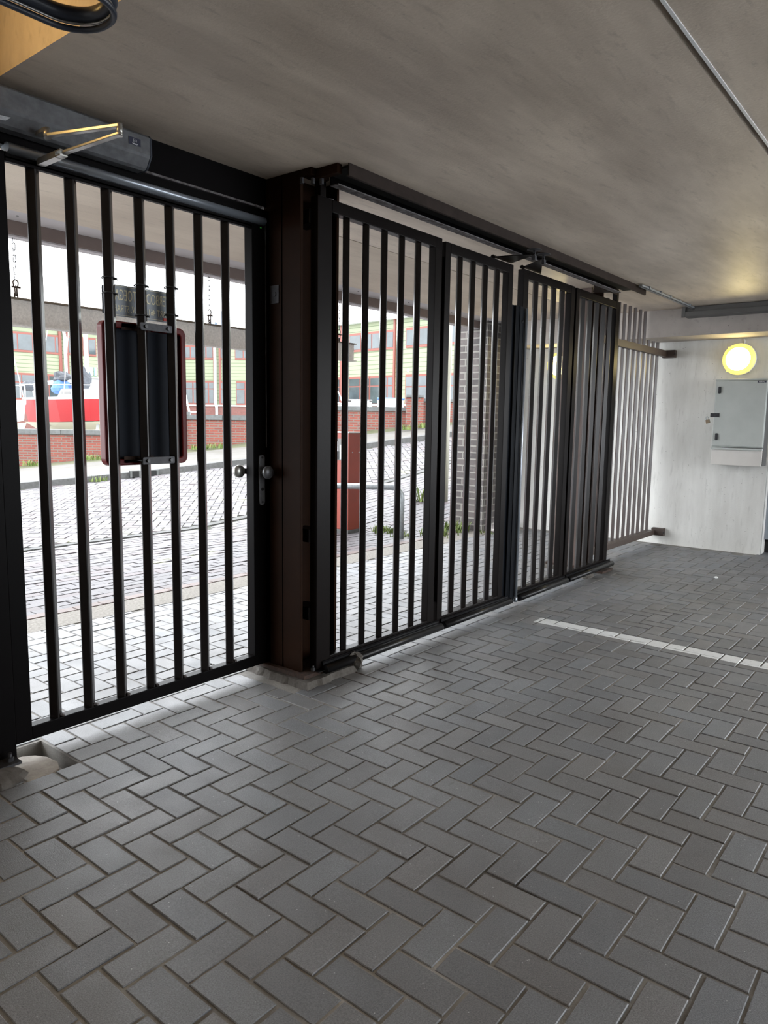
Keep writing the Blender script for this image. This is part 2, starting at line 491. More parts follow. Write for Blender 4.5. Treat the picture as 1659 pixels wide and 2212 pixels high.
        for p in me.polygons:
            n = p.normal
            ax = abs(n.x); ay = abs(n.y); az = abs(n.z)
            if az > 0.75:
                for li in p.loop_indices:
                    c = me.vertices[me.loops[li].vertex_index].co
                    uv.data[li].uv = (c.x, c.y)
            else:
                h = Vector((-n.y, n.x)).normalized()
                for li in p.loop_indices:
                    c = me.vertices[me.loops[li].vertex_index].co
                    uv.data[li].uv = (c.x * h.x + c.y * h.y, c.z)
        me.materials.append(M[m] if isinstance(m, str) else m)
        o = bpy.data.objects.new(name, me)
        COL.objects.link(o)
        if parent is not None:
            o.parent = parent
            o.matrix_parent_inverse = Matrix.Translation(-parent.location) if parent.rotation_euler.z == 0 else parent.matrix_basis.inverted()
        if bevel > 0:
            bv = o.modifiers.new('bevel', 'BEVEL')
            bv.width = bevel; bv.segments = 2; bv.limit_method = 'ANGLE'; bv.angle_limit = 0.7
        if kind:
            o['kind'] = kind
        return o

def box(a, b): return MB().box(a, b)

def thing(name, label, cat, loc=(0, 0, 0), group=None):
    o = bpy.data.objects.new(name, None)
    o.empty_display_size = 0.1
    o.location = loc
    COL.objects.link(o)
    return tag(o, label, cat, group)

def tag(o, label, cat, group=None):
    o['label'] = label; o['category'] = cat
    if group: o['group'] = group
    return o

def struct(name, mb, m, bevel=0.0, fix=True):
    return mb.build(name, m, None, bevel, fix, 'structure')

def copy_tree(o, parent=None):
    c = o.copy(); COL.objects.link(c)
    if parent is not None: c.parent = parent
    for ch in list(o.children):
        copy_tree(ch, c)
    return c

def text_mesh(name, txt, size, m, parent, mtx, depth=0.001, align='CENTER', sx=1.0):
    cu = bpy.data.curves.new(name, 'FONT')
    cu.body = txt; cu.size = size; cu.extrude = depth; cu.align_x = align; cu.align_y = 'CENTER'
    cu.resolution_u = 4
    tmp = bpy.data.objects.new(name + '_tmp', cu)
    me = bpy.data.meshes.new_from_object(tmp)
    bpy.data.objects.remove(tmp)
    me.transform(Matrix.Diagonal((sx, 1, 1, 1)))
    me.transform(mtx)
    me.materials.clear(); me.materials.append(M[m])
    me.name = name
    o = bpy.data.objects.new(name, me)
    COL.objects.link(o)
    if parent is not None:
        o.parent = parent
        o.matrix_parent_inverse = Matrix.Translation(-parent.location)
    return o

# plan directions of the view, used to set out the far side of the street
FW = Vector((0.7791, 0.6269)); RT = Vector((0.628, -0.778))
def plan(px, d):
    """plan point at forward distance d on the sight line through column px at eye level"""
    p = FW * d + RT * ((px - 829.5) / FPX * d)
    return Vector((p.x, p.y))

def ramp_z(x, y):
    u = 0.628 * x - 0.778 * y; d = 0.779 * x + 0.627 * y
    return 0.117 * max(0, u + 8.8) * min(max((d - 9) / 8.6, 0), 1.3)

# ------------------------------------------------------------------ floor: herringbone pavers
P_ = 0.109140; X0 = 1.853037; Y0 = 1.393329

def paver_field(name, m, rects, tint_fn, top=0.0, depth=0.03, ch=0.0022, zfn=None, wob=0.0006, tilt=0.0006):
    mb = MB(); mb.t = []
    V = mb.v; F = mb.f
    for (cx, cy, hx, hy, ang) in rects:
        ca, sa = math.cos(ang), math.sin(ang)
        dz = random.gauss(0, wob); tx = random.gauss(0, tilt); ty = random.gauss(0, tilt)
        t = tint_fn(cx, cy)
        o = len(V)
        for (ex, ey, z) in ((hx, hy, -depth), (hx, hy, -ch), (hx - ch, hy - ch, 0)):
            for sx, sy in ((-1, -1), (1, -1), (1, 1), (-1, 1)):
                a = sx * ex; b = sy * ey
                x = cx + a * ca - b * sa; y = cy + a * sa + b * ca
                zz = top + z + dz + tx * sx + ty * sy
                if zfn: zz += zfn(x, y)
                V.append((x, y, zz)); mb.t.append(t)
        for r in (0, 4):
            for k in range(4):
                F.append((o + r + k, o + r + (k + 1) % 4, o + r + 4 + (k + 1) % 4, o + r + 4 + k))
        F.append((o + 8, o + 9, o + 10, o + 11))
    mb.sm = [False] * len(F)
    return mb.build(name, m, None, 0, False, 'structure')

def in_hole(x, y): return 1.198 < x < 1.4164 and 2.703 < y < 3.03
def in_foot(x, y): return 2.53 < x < 2.98 and 2.56 < y < 3.04

rects = []
jw = 0.0044
for i in range(-40, 76):
    for j in range(-42, 31):
        s = (i + j) % 4
        if s == 0:
            cx = X0 + (i + 1) * P_; cy = Y0 + (j + .5) * P_; hx = P_ - jw; hy = P_ / 2 - jw
        elif s == 2:
            cx = X0 + (i + .5) * P_; cy = Y0 + (j + 1) * P_; hx = P_ / 2 - jw; hy = P_ - jw
        else:
            continue
        if cx < -2.2 or cx > 9.6 or cy > 4.62 or cy < -3.0: continue
        if cx + hx > 8.6 and cy > 1.69: continue
        # keep the row of cut stones along the gravel strip inside the line
        if cy + hy > 4.60:
            if cy - hy > 4.57: continue
            n = 4.60; hy2 = (n - (cy - hy)) / 2
            cy = cy - hy + hy2; hy = hy2
        skip = False
        for test in (in_hole, in_foot):
            if s == 0: ends = ((cx - P_ / 2, cy), (cx + P_ / 2, cy))
            else: ends = ((cx, cy - P_ / 2), (cx, cy + P_ / 2))
            hit = [test(*e) for e in ends]
            if all(hit): skip = True
            elif any(hit):
                k_ = 1 if hit[0] else 0
                cx, cy = ends[k_]; hx = hy = P_ / 2 - jw
                break
        if skip: continue
        jx = random.gauss(0, 0.0011); jy = random.gauss(0, 0.0011)
        rects.append((cx + jx, cy + jy, hx - abs(random.gauss(0, 0.0006)), hy - abs(random.gauss(0, 0.0006)), random.gauss(0, 0.004)))

def ptint(x, y):
    g = random.uniform(0.86, 1.10)
    w = random.uniform(-0.03, 0.03)
    return (g * (1 + w), g, g * (1 - w))
paver_field('floor', 'paver', rects, ptint)
# sand bed under the joints, with a pit where pavers are missing
mb = MB()
def quad(mb, x0, y0, x1, y1, z): mb.add([(x0, y0, z), (x1, y0, z), (x1, y1, z), (x0, y1, z)], [(0, 1, 2, 3)])
ZS = -0.0042
quad(mb, -2.3, -3.1, 9.7, 2.70, ZS); quad(mb, -2.3, 3.02, 8.6, 4.64, ZS)
quad(mb, -2.3, 2.70, 1.20, 3.02, ZS); quad(mb, 1.41, 2.70, 8.6, 3.02, ZS)
quad(mb, 1.18, 2.68, 1.43, 3.04, -0.075)
for a, b in (((1.20, 2.70), (1.41, 2.70)), ((1.41, 2.70), (1.41, 3.02)), ((1.41, 3.02), (1.20, 3.02)), ((1.20, 3.02), (1.20, 2.70))):
    mb.add([(*a, -0.075), (*b, -0.075), (*b, -0.004), (*a, -0.004)], [(0, 1, 2, 3)])
struct('floor_bed', mb, 'sand', fix=False)
mb = MB(); quad(mb, -14, -3.0, -2.2, 2.9, -0.002); quad(mb, 9.6, -3, 14, 1.6, -0.002)
struct('floor_back', mb, mat('plain_grey_paving', (0.16, 0.16, 0.165), 0.6, var=0.2, vscale=3), fix=False)

mb = MB(); quad(mb, -16, -22, 22, -3.0, -0.004)
struct('floor_bounce', mb, mat('pale_bounce_ground', (0.46, 0.48, 0.51), 0.85, var=0.15, vscale=1), fix=False)  # unseen ground, made pale to bounce daylight up to the ceiling

# ------------------------------------------------------------------ street
mb = MB()
N = 34
mb.box((-2, 4.60, -0.05), (8.0, 4.90, 0.002))
struct('gravel_strip', mb, 'gravel')
bord = []
x = -2.0
while x < 8.0:
    bord.append((x + 0.1, 4.955, 0.097, 0.047, random.gauss(0, 0.008))); x += 0.2
paver_field('street_border', 'bordbrick', bord, lambda a, b: (random.uniform(.75, 1.1),) * 3, top=0.006)
# carriageway, first band: bricks in straight courses along the gate line
st = []
y = 5.06; k = 0
while y < 7.45:
    x = -2.5 + (k % 2) * 0.105
    while x < 13:
        u = 0.628 * x - 0.778 * y
        if not (x > 8.75 and y < 5.2):
            st.append((x + 0.105, y, 0.1015, 0.0475, random.gauss(0, 0.006)))
        x += 0.211
    y += 0.105; k += 1
def stint(x, y):
    g = random.uniform(0.78, 1.12)
    c = random.random()
    if c < 0.18: return (g * 0.95, g * 0.80, g * 0.80)
    return (g, g * 0.99, g * 1.01)
paver_field('street_paving', 'street', st, stint, zfn=ramp_z, wob=0.002)
# grey channel course across the street
mb = MB()
x = -3.0
while x < 14.5:
    y0, y1 = 7.47, 7.58
    vs = [(a, b, ramp_z(a, b) + 0.006) for a, b in ((x, y0), (x + .49, y0), (x + .49, y1), (x, y1))]
    vs += [(a, b, c - 0.05) for a, b, c in vs]
    mb.add(vs, [(0, 1, 2, 3), (0, 4, 5, 1), (1, 5, 6, 2), (2, 6, 7, 3), (3, 7, 4, 0)])
    x += 0.5
struct('street_channel', mb, 'kerb', fix=False)
# second band: diagonal herringbone up to the kerb
KERB = [(-2.0, 13.6), (2.5, 13.1), (5.68, 12.62), (6.96, 12.28), (8.51, 11.75), (9.76, 11.25), (12.26, 10.05), (13.6, 9.2), (16.0, 7.6), (19.0, 5.6)]
def kerb_y(x):
    for (a, b), (c, d) in zip(KERB, KERB[1:]):
        if a <= x <= c: return b + (d - b) * (x - a) / (c - a)
    return KERB[-1][1]
st = []
q = 0.106; c45 = math.cos(PI / 4)
for i in range(-70, 140):
    for j in range(-70, 140):
        s = (i + j) % 4
        if s not in (0, 2): continue
        a, b = ((i + 1) * q, (j + .5) * q) if s == 0 else ((i + .5) * q, (j + 1) * q)
        x = 6.0 + (a - b) * c45; y = 7.6 + (a + b) * c45 - 3
        if y < 7.66 or y > kerb_y(x) - 0.10 or x < 1.2 or x > 14.5: continue
        ang = PI / 4 if s == 0 else PI / 4 + PI / 2
        st.append((x, y, 0.1005, 0.0475, ang + random.gauss(0, 0.008)))
paver_field('street_herringbone', 'street', st, stint, zfn=ramp_z, wob=0.002)
mb = MB()
nx, ny = 60, 40
vs = []; fs = []
for j in range(ny + 1):
    for i in range(nx + 1):
        x = -3 + 23 * i / nx; y = 4.90 + 15.1 * j / ny
        vs.append((x, y, ramp_z(x, y) - 0.009))
for j in range(ny):
    for i in range(nx):
        a = j * (nx + 1) + i
        fs.append((a, a + 1, a + nx + 2, a + nx + 1))
mb.add(vs, fs, True)
struct('street_bed', mb, 'streetsand', fix=False)

# kerb, pavement and verge follow the same curve
def strip(offs, zo, thick, xs):
    mb = MB()
    for a, b in zip(xs, xs[1:]):
        pts = []
        for x in (a, b):
            for o in offs:
                y = kerb_y(x) + o
                pts.append((x, y, ramp_z(x, y) + zo))
        p00, p01, p10, p11 = pts
        top = [p00, p10, p11, p01]
        vs = top + [(p[0], p[1], p[2] - thick) for p in top]
        mb.add(vs, [(0, 1, 2, 3), (0, 4, 5, 1), (3, 2, 6, 7)])
    return mb
xs = [-2 + 0.35 * i for i in range(59)]
struct('kerb', strip((0.0, 0.16), 0.10, 0.14, xs), 'kerb', fix=False)
WALL_D = 17.6
def wall_pt(px, dd=0.0): return plan(px, WALL_D + dd)
# pavement from the kerb back to the wall
pxs = [-160 + 24 * i for i in range(56)]
def kerb_hit(px, off):
    lo, hi = 8.0, 24.0
    for _ in range(40):
        md = (lo + hi) / 2; p = plan(px, md)
        if p.x < 19 and p.y < kerb_y(min(p.x, 19)) + off: lo = md
        else: hi = md
    return plan(px, lo)
mb = MB(); mv = MB()
for a, b in zip(pxs, pxs[1:]):
    row = []
    for px in (a, b):
        k = kerb_hit(px, 0.15); w = wall_pt(px, 0.0); e = k.lerp(w, 0.80)
        row.append([(p.x, p.y, ramp_z(p.x, p.y) + 0.095 + 0.0 * 1) for p in (k, e)] + [(w.x, w.y, ramp_z(w.x, w.y) + 0.13)])
    mb.add([row[0][0], row[1][0], row[1][1], row[0][1]], [(0, 1, 2, 3)], True)
    mv.add([row[0][1], row[1][1], row[1][2], row[0][2]], [(0, 1, 2, 3)], True)
struct('pavement', mb, 'walk', fix=False)
struct('verge', mv, 'verge', fix=False)
mb = MB()
c0 = plan(-900, 17.7); c1 = plan(1900, 17.7); c2 = plan(2600, 190); c3 = plan(-1500, 190)
mb.add([(c0.x, c0.y, 0.28), (c1.x, c1.y, 0.28), (c2.x, c2.y, 0.28), (c3.x, c3.y, 0.28)], [(0, 1, 2, 3)])
struct('yard_ground', mb, 'yard', fix=False)

# gully grate in the kerb
g = thing('gully_grate', 'black slotted gully inlet set in the kerb across the street', 'drain', (7.75, 11.95, 0.3))
ux = Vector((0.93, -0.36, 0)); uy = Vector((0.36, 0.93, 0))
gc = plan(306, 13.55); gy = kerb_y(gc.x) - 0.02; gz = ramp_z(gc.x, gy)
g.location = (gc.x, gy, gz)
MB().obox((gc.x, gy - .03, gz + 0.05), ux * 0.26, uy * 0.045, (0, 0, 0.06)).build('inlet', 'dark', g)
for k in range(4):
    c = Vector((gc.x, gy - 0.045, gz + 0.05)) + ux * (-0.24 + 0.16 * k)
    MB().obox(c, ux * 0.018, uy * 0.035, (0, 0, 0.065)).build('grate_bar', 'capst', g)

# ------------------------------------------------------------------ overhead slabs
ZC = 2.60
RX = 1.29
def slab(x0, y0, x1, y1, z=ZC, t=0.28): return ((x0, y0, z), (x1, y1, z + t))
mb = MB()
mb.box(*slab(RX, ROOF_BACK, 12.0, 0.800)); mb.box(*slab(RX, 0.835, 12.0, 3.40))
mb.box((RX, 0.79, ZC + 0.05), (12.0, 0.85, ZC + 0.28))
struct('ceiling', mb, 'ceil')
mb = MB().box((RX, 3.412, ZC), (12.0, 4.585, ZC + 0.28)).box((-4, 3.0, ZC), (RX, 4.585, ZC + 0.28)).box((RX, 3.39, ZC + 0.03), (12, 3.43, ZC + 0.28))
struct('ceiling_outer', mb, 'ceilout')
struct('ceiling_recess', MB().box((-6, ROOF_BACK, 3.10), (RX + 0.3, 3.2, 3.3)).box((RX, ROOF_BACK, ZC + .28), (RX + 0.3, 3.2, 3.1)), 'ceil')
struct('ceiling_upper', MB().box((-6, -0.5 + ROOF_BACK, 3.3), (12, 5.2, 3.5)), 'ceil')
struct('trim_1', MB().box((RX, 0.800, ZC - 0.004), (9, 0.811, ZC + 0.03)), 'white')      # white sealant bead in the joint
struct('trim_2', MB().box((-4, 4.60, ZC + 0.005), (12, 4.832, ZC + 0.03)), 'soffit')
struct('trim_3', MB().box((-4, 4.585, ZC + .03), (12, 5.0, ZC + 0.6)), 'fascia')
struct('trim_4', MB().box((-4, 4.835, ZC - 0.075), (12, 4.935, ZC + 0.6)), 'fascia', 0.004)
struct('trim_5', MB().box((-4, 4.86, ZC - 0.087), (12, 4.94, ZC - 0.076)), 'soffit')
mb = MB()
for x in [0.6 + 0.8 * i for i in range(12)]:
    mb.cyl((x, 4.70, ZC + 0.001), (x, 4.70, ZC + 0.008), 0.008, 8)
struct('trim_6', mb, 'duct')

# right-hand wall, downstand beam, door in the recess
WX = 8.6
struct('wall_right', MB().box((WX, 1.685, -0.1), (9.0, 5.25, ZC + 0.05)).box((8.62, 1.685, 0), (8.64, 1.690, 2.5)), 'wallc')
struct('wall_right_front', MB().box((8.92, 0.2, -0.1), (9.1, 1.685, ZC + 0.05)), 'wallc')
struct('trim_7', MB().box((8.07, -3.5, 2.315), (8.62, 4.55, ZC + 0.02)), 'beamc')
dr = struct('door_1', MB().box((8.74, 0.55, 0.155), (8.79, 1.686, 2.25)), 'doorpanel', 0.003)
struct('door_1_gap', MB().box((8.80, 0.5, 0.0), (8.9, 1.686, 2.3)), 'dark')
# brick pier at the mouth, split by a movement joint
struct('wall_brick_pier', MB().box((7.84, 4.72, -0.05), (8.95, 4.965, ZC + .02)).box((7.845, 4.985, -0.05), (8.95, 5.13, ZC + 0.3)).box((7.90, 4.96, 0), (8.9, 4.99, ZC)), 'brickgrey')
# left wall beside the gate and the side walls of the garage
struct('wall_left', MB().box((-4, 2.93, -0.1), (1.10, 3.10, 3.2)), 'wallc')
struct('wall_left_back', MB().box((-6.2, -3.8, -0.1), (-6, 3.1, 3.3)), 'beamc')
struct('wall_back_blocker', MB().box((-6.2, -4.0, -0.1), (3.0, -3.8, 3.3)), 'beamc')  # unseen wall, sized to keep bright reflections off the gate bars

# ------------------------------------------------------------------ steel columns
def ibeam_col(x0, y0, y1, w, label, tall, near):
    c = thing('steel_column', label, 'column', (x0 + w / 2, (y0 + y1) / 2, 0))
    t = 0.018
    MB().box((x0, y0, 0.055), (x0 + t, y1, tall)).box((x0 + w - t, y0, 0.055), (x0 + w, y1, tall)) \
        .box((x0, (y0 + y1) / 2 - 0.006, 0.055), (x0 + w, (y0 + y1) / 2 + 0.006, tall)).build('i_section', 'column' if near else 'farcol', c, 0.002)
    MB().box((x0 - 0.03, y0 - 0.06, 0.035), (x0 + w + 0.03, y1 + 0.06, 0.056)).build('base_plate', 'rust', c)
    mb = MB()
    a, b, cc, d = x0 - 0.05, x0 + w + 0.04, y0 - 0.10, y1 + 0.09
    n = 10; ring0 = []; ring1 = []
    rnd = random.Random(3)
    for k in range(4 * n):
        s, f = divmod(k, n); f /= n
        x, y = ((a + (b - a) * f, cc), (b, cc + (d - cc) * f), (b - (b - a) * f, d), (a, d - (d - cc) * f))[s]
        j = rnd.uniform(-0.012, 0.012)
        mx, my = (a + b) / 2, (cc + d) / 2
        ring0.append((x + j + (x - mx) * 0.10, y + j + (y - my) * 0.10, -0.02)); ring1.append((x + j * 0.5, y + j * .5, 0.036 + rnd.uniform(-0.004, 0.0)))
    m_ = 4 * n
    mb.add(ring0 + ring1, [(i, (i + 1) % m_, m_ + (i + 1) % m_, m_ + i) for i in range(m_)] + [tuple(range(m_, 2 * m_))])
    mb.build('footing', 'footing', c)
    if near:
        for bx, by in ((x0 + 0.06, y0 - 0.035), (x0 + 0.115, y0 - 0.03)):
            MB().cyl((bx, by, 0.056), (bx, by, 0.075), 0.014, 6, smooth=False).cyl((bx, by, 0.07), (bx, by, 0.087), 0.007, 8).build('bolt', 'clampm', c)
        for z in (0.33, 0.75, 2.36):
            MB().box((x0 + 0.05, y0 - 0.012, z), (x0 + 0.15, y0 + 0.11, z + 0.07)).build('hinge_bracket', 'paint', c, 0.003)
        MB().box((x0 - 0.004, y0 + 0.155, 1.98), (x0, y0 + 0.215, 2.07)).cyl((x0 - 0.004, y0 + .185, 2.025), (x0 - 0.008, y0 + .185, 2.025), 0.012, 12).build('strike_plate', 'clampm', c)
    return c
ibeam_col(2.632, 2.672, 2.94, 0.28, 'red-brown steel I-column between the swing door and the first gate leaf', ZC, True)
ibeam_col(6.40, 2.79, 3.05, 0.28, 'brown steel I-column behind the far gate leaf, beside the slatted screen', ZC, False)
rb = tag(MB().blob((2.985, 2.60, 0.045), 0.055, 0.05, 0.05, 5, 0.35).build('mortar_lump', 'footing'), 'loose grey lump of mortar beside the first column footing', 'rubble')
tag(MB().blob((6.20, 2.62, 0.02), 0.075, 0.05, 0.035, 8, 0.3).build('mortar_lump', 'footing'), 'grey mortar lump under the far end of the gate bumper', 'rubble')
tag(MB().prism([(1.205, 2.705), (1.29, 2.70), (1.345, 2.735), (1.372, 2.80), (1.365, 2.875), (1.34, 2.925), (1.30, 2.955), (1.26, 2.962), (1.205, 2.965)], 'z', -0.074, -0.012).build('concrete_block', 'stone', None, 0.008), 'pale broken concrete in the pit of missing pavers below the swing door', 'rubble')
tag(MB().blob((1.392, 2.73, -0.055), 0.015, 0.026, 0.018, 13, 0.4).build('mortar_crumbs', 'footing'), 'small crumbs of mortar at the edge of the paver pit', 'rubble')
tag(MB().blob((6.99, 1.715, 0.008), 0.022, 0.016, 0.010, 15, 0.3).build('paper_scrap', 'white'), 'tiny white scrap lying on the pavers in front of the concrete wall', 'litter')

# ------------------------------------------------------------------ pedestrian door and its frame
YD = 2.92
fr = thing('door_frame', 'dark fixed steel frame around the barred swing door', 'door frame', (1.9, 2.95, 0))
MB().box((1.10, 2.86, 0.03), (1.238, 2.98, ZC)).build('post', 'door', fr, 0.003)
MB().box((2.632, 2.90, 0.05), (2.70, 2.955, 2.44)).box((2.62, 2.945, 0.05), (2.66, 2.97, 2.44)).build('post', 'door', fr, 0.002)
MB().box((1.10, YD, 2.462), (2.70, 2.985, ZC)).build('header', 'door', fr)
MB().box((1.238, YD + .012, 2.40), (2.64, 2.985, 2.452)).build('header_lower', 'door', fr)
MB().box((1.238, YD + 0.001, 2.4525), (2.60, 2.97, 2.4615)).build('joint_strip', 'peel', fr)
MB().blob((1.13, 2.80, 0.0), 0.095, 0.10, 0.045, 21, 0.2).build('footing', 'footing', fr)
MB().box((1.06, 2.79, 0.036), (1.225, 2.90, 0.046)).build('base_plate', 'clampm', fr)
MB().cyl((1.195, 2.825, 0.046), (1.195, 2.825, 0.062), 0.014, 6, smooth=False).cyl((1.195, 2.825, 0.05), (1.195, 2.825, 0.078), 0.008, 8).build('bolt', 'clampm', fr)

dg = thing('swing_door', 'black barred swing door at left with a red-framed panel fixed to it', 'door', (1.26, 2.95, 0.05))
zb, zt = 0.058, 2.375
MB().box((1.262, YD, zb), (1.330, YD + .06, zt)).build('stile', 'door', dg, 0.003)
MB().box((2.535, YD, zb), (2.618, YD + .06, zt)).build('stile', 'door', dg, 0.003)
MB().box((1.330, YD, zb), (2.535, YD + .05, zb + 0.058)).build('rail', 'door', dg, 0.003)
MB().box((1.330, YD, 2.348), (2.535, YD + .05, zt)).box((1.330, YD, 2.340), (2.535, YD + 0.02, 2.36)).build('rail', 'door', dg, 0.003)
mb = MB()
prof = [(YD + 0.005 + 0.028 * math.cos(t) - 0.005, 2.388 + 0.020 * math.sin(t)) for t in [PI * 0.5 + PI * k / 10 for k in range(11)]]
prof += [(YD + 0.04, 2.368), (YD + 0.04, 2.408)]
mb.prism(prof, 'x', 1.335, 2.612, True)
mb.build('top_profile', 'tube', dg)
BX = [1.444, 1.598, 1.757, 1.912, 2.068, 2.226, 2.386]
for bx in BX:
    b = MB().vpost(bx, YD + .028, zb + .056, 2.352, 0.040).build('bar', 'barp', dg)
for bx in BX:   # weld beads at the feet
    MB().blob((bx + .022, YD + .012, zb + 0.062), 0.010, 0.012, 0.007, int(bx * 100), 0.3, 8, 5).build('weld_bead', 'peel', dg)
# hinge block at the foot
MB().box((1.24, YD + 0.01, 0.05), (1.262, YD + 0.06, 0.13)).cyl((1.25, YD + .02, 0.03), (1.25, YD + .02, 0.15), 0.011, 10).build('hinge', 'clampm', dg)
# lock furniture
def stadium(cx, z0, z1, r, y0, y1):
    prof = [(cx + r * math.cos(t), z1 - r + r * math.sin(t)) for t in [PI * k / 8 for k in range(9)]]
    prof += [(cx + r * math.cos(t), z0 + r + r * math.sin(t)) for t in [PI + PI * k / 8 for k in range(9)]]
    return MB().prism(prof, 'y', y0, y1)
lp = stadium(2.585, 0.935, 1.203, 0.019, YD - 0.010, YD).build('lock_plate', 'alu', dg, 0.002)
for z in (1.188, 0.952):
    MB().cyl((2.585, YD - .013, z), (2.585, YD - .009, z), 0.006, 10).build('screw', 'clampm', lp)
MB().cyl((2.585, YD - .012, 1.02), (2.585, YD - .009, 1.02), 0.009, 12).build('keyhole', 'dark', lp)
kb = MB().lathe((2.585, YD - 0.008, 1.112), (0, -1, 0), [(0.012, 0), (0.012, 0.030), (0.028, 0.034), (0.0335, 0.040), (0.0335, 0.052), (0.030, 0.058), (0.0, 0.060)], 28).build('door_knob', 'alu', dg)
MB().lathe((2.515, YD + 0.085, 1.112), (0.15, 1, 0), [(0.0, 0), (0.030, 0.0), (0.034, 0.006), (0.034, 0.016), (0.024, 0.030), (0.0, 0.034)], 28).build('door_knob', 'steel', dg)
MB().bar((2.525, YD + 0.095, 1.112), (2.60, YD + 0.080, 1.112), 0.012, 0.030).build('knob_arm', 'alu', dg)
MB().box((2.622, YD - .003, 1.24), (2.626, YD + 0.002, 2.40)).build('edge_seal', 'alu', dg)
MB().box((2.588, YD - .002, 2.353), (2.597, YD, 2.358)).build('indicator', mat('green_indicator', (0.1, 0.8, 0.1), 0.4), dg)

# door operator on the header
op = thing('door_operator', 'silver-grey door closer box with folding arm above the swing door', 'door closer', (1.5, 2.85, 2.42))
prof = [(2.919, 2.572), (2.835, 2.572), (2.825, 2.562), (2.822, 2.490), (2.828, 2.480), (2.853, 2.444), (2.870, 2.437), (2.919, 2.437)]
MB().prism(prof, 'x', 0.95, 1.893).build('housing', 'alu', op, 0.002)
MB().prism([(y, z) for y, z in prof], 'x', 1.894, 1.902).build('end_cap', 'fixture', op, 0.001)
lg = MB().box((1.792, 2.8205, 2.512), (1.846, 2.8225, 2.541)).build('maker_label', 'navy', op)
mb = MB()
for r, a0, a1 in ((0.0035, 0.3, 5.6), (0.0080, 2.2, 4.4), (0.0080, -1.0, 1.1)):
    pts = [(1.819 + r * math.cos(a0 + (a1 - a0) * k / 12), 2.8198, 2.529 + r * math.sin(a0 + (a1 - a0) * k / 12)) for k in range(13)]
    mb.tube(pts, 0.0008, 6)
mb.box((1.806, 2.8195, 2.5165), (1.832, 2.8203, 2.5185)); mb.box((1.808, 2.8195, 2.5140), (1.830, 2.8203, 2.5153))
mb.build('emblem', 'paper', lg)
MB().add([(1.20, 2.8215, 2.455), (1.315, 2.8215, 2.463), (1.30, 2.835, 2.452), (1.20, 2.835, 2.44)], [(0, 1, 2, 3)]).build('sticker', 'paper', op)
def flatarm(p, q, w, t):
    p = Vector(p); q = Vector(q); d = (q - p).normalized(); sd = Vector((-d.y, d.x, 0)).normalized() * w / 2
    n = 8; ring = []
    a0 = math.atan2(sd.y, sd.x)
    for k in range(n + 1): ring.append(p + Vector((math.cos(a0 + PI * k / n), math.sin(a0 + PI * k / n), 0)) * w / 2)
    for k in range(n + 1): ring.append(q + Vector((math.cos(a0 + PI + PI * k / n), math.sin(a0 + PI + PI * k / n), 0)) * w / 2)
    m_ = len(ring)
    vs = [v - Vector((0, 0, t / 2)) for v in ring] + [v + Vector((0, 0, t / 2)) for v in ring]
    return MB().add(vs, [(i, (i + 1) % m_, m_ + (i + 1) % m_, m_ + i) for i in range(m_)] + [tuple(range(m_ - 1, -1, -1)), tuple(range(m_, 2 * m_))])
EL = (1.535, 2.475)
flatarm((1.425, 2.775, 2.424), (EL[0], EL[1], 2.424), 0.022, 0.012).build('arm', 'steel', op, 0.002)
flatarm((EL[0], EL[1], 2.396), (1.468, 2.735, 2.368), 0.024, 0.010).build('arm', 'steel', op, 0.002)
MB().cyl((EL[0], EL[1], 2.388), (EL[0], EL[1], 2.433), 0.011, 16).build('pivot', 'steel', op)
MB().cyl((1.425, 2.775, 2.415), (1.425, 2.785, 2.450), 0.014, 16).bar((1.425, 2.782, 2.445), (1.43, 2.86, 2.447), 0.025, 0.014).build('spindle', 'steel', op)
MB().box((1.445, 2.73, 2.352), (1.475, 2.77, 2.357)).box((1.445, 2.73, 2.370), (1.475, 2.77, 2.375)).box((1.445, 2.765, 2.352), (1.475, 2.91, 2.375)).build('shoe', 'steel', op)

# ------------------------------------------------------------------ red-framed panel hung on the door bars
sg = thing('framed_panel', 'back of a round-cornered panel with a red frame, clamped to the swing door bars', 'sign', (1.95, 3.02, 1.16))
sx0, sx1, sz0, sz1 = 1.738, 2.172, 1.172, 1.812
def rrect(x0, x1, z0, z1, r, n=6):
    P = []
    for cx, cz, a in ((x1 - r, z1 - r, 0), (x0 + r, z1 - r, PI / 2), (x0 + r, z0 + r, PI), (x1 - r, z0 + r, 1.5 * PI)):
        for k in range(n + 1): P.append((cx + r * math.cos(a + PI / 2 * k / n), cz + r * math.sin(a + PI / 2 * k / n)))
    return P
o_ = rrect(sx0, sx1, sz0, sz1, 0.032); i_ = rrect(sx0 + .030, sx1 - .030, sz0 + .030, sz1 - .030, 0.012)
n_ = len(o_)
mb = MB()
ya, yb = 2.985, 3.032
vs = [(x, ya, z) for x, z in o_] + [(x, ya, z) for x, z in i_] + [(x, yb, z) for x, z in o_] + [(x, yb, z) for x, z in i_]
fs = []
for k in range(n_):
    l = (k + 1) % n_
    fs += [(k, l, n_ + l, n_ + k), (2 * n_ + k, 3 * n_ + k, 3 * n_ + l, 2 * n_ + l), (k, 2 * n_ + k, 2 * n_ + l, l), (n_ + k, n_ + l, 3 * n_ + l, 3 * n_ + k)]
mb.add(vs, fs)
mb.build('frame', 'red', sg, 0.006)
MB().prism(i_, 'y', 3.012, 3.024).build('back_plate', 'plate', sg)
MB().box((1.792, 2.996, sz0 + .03), (1.800, 3.014, sz1 - .03)).box((1.930, 3.000, sz0 + .03), (1.96, 3.014, sz1 - .03)).build('stiffener', 'plate', sg)
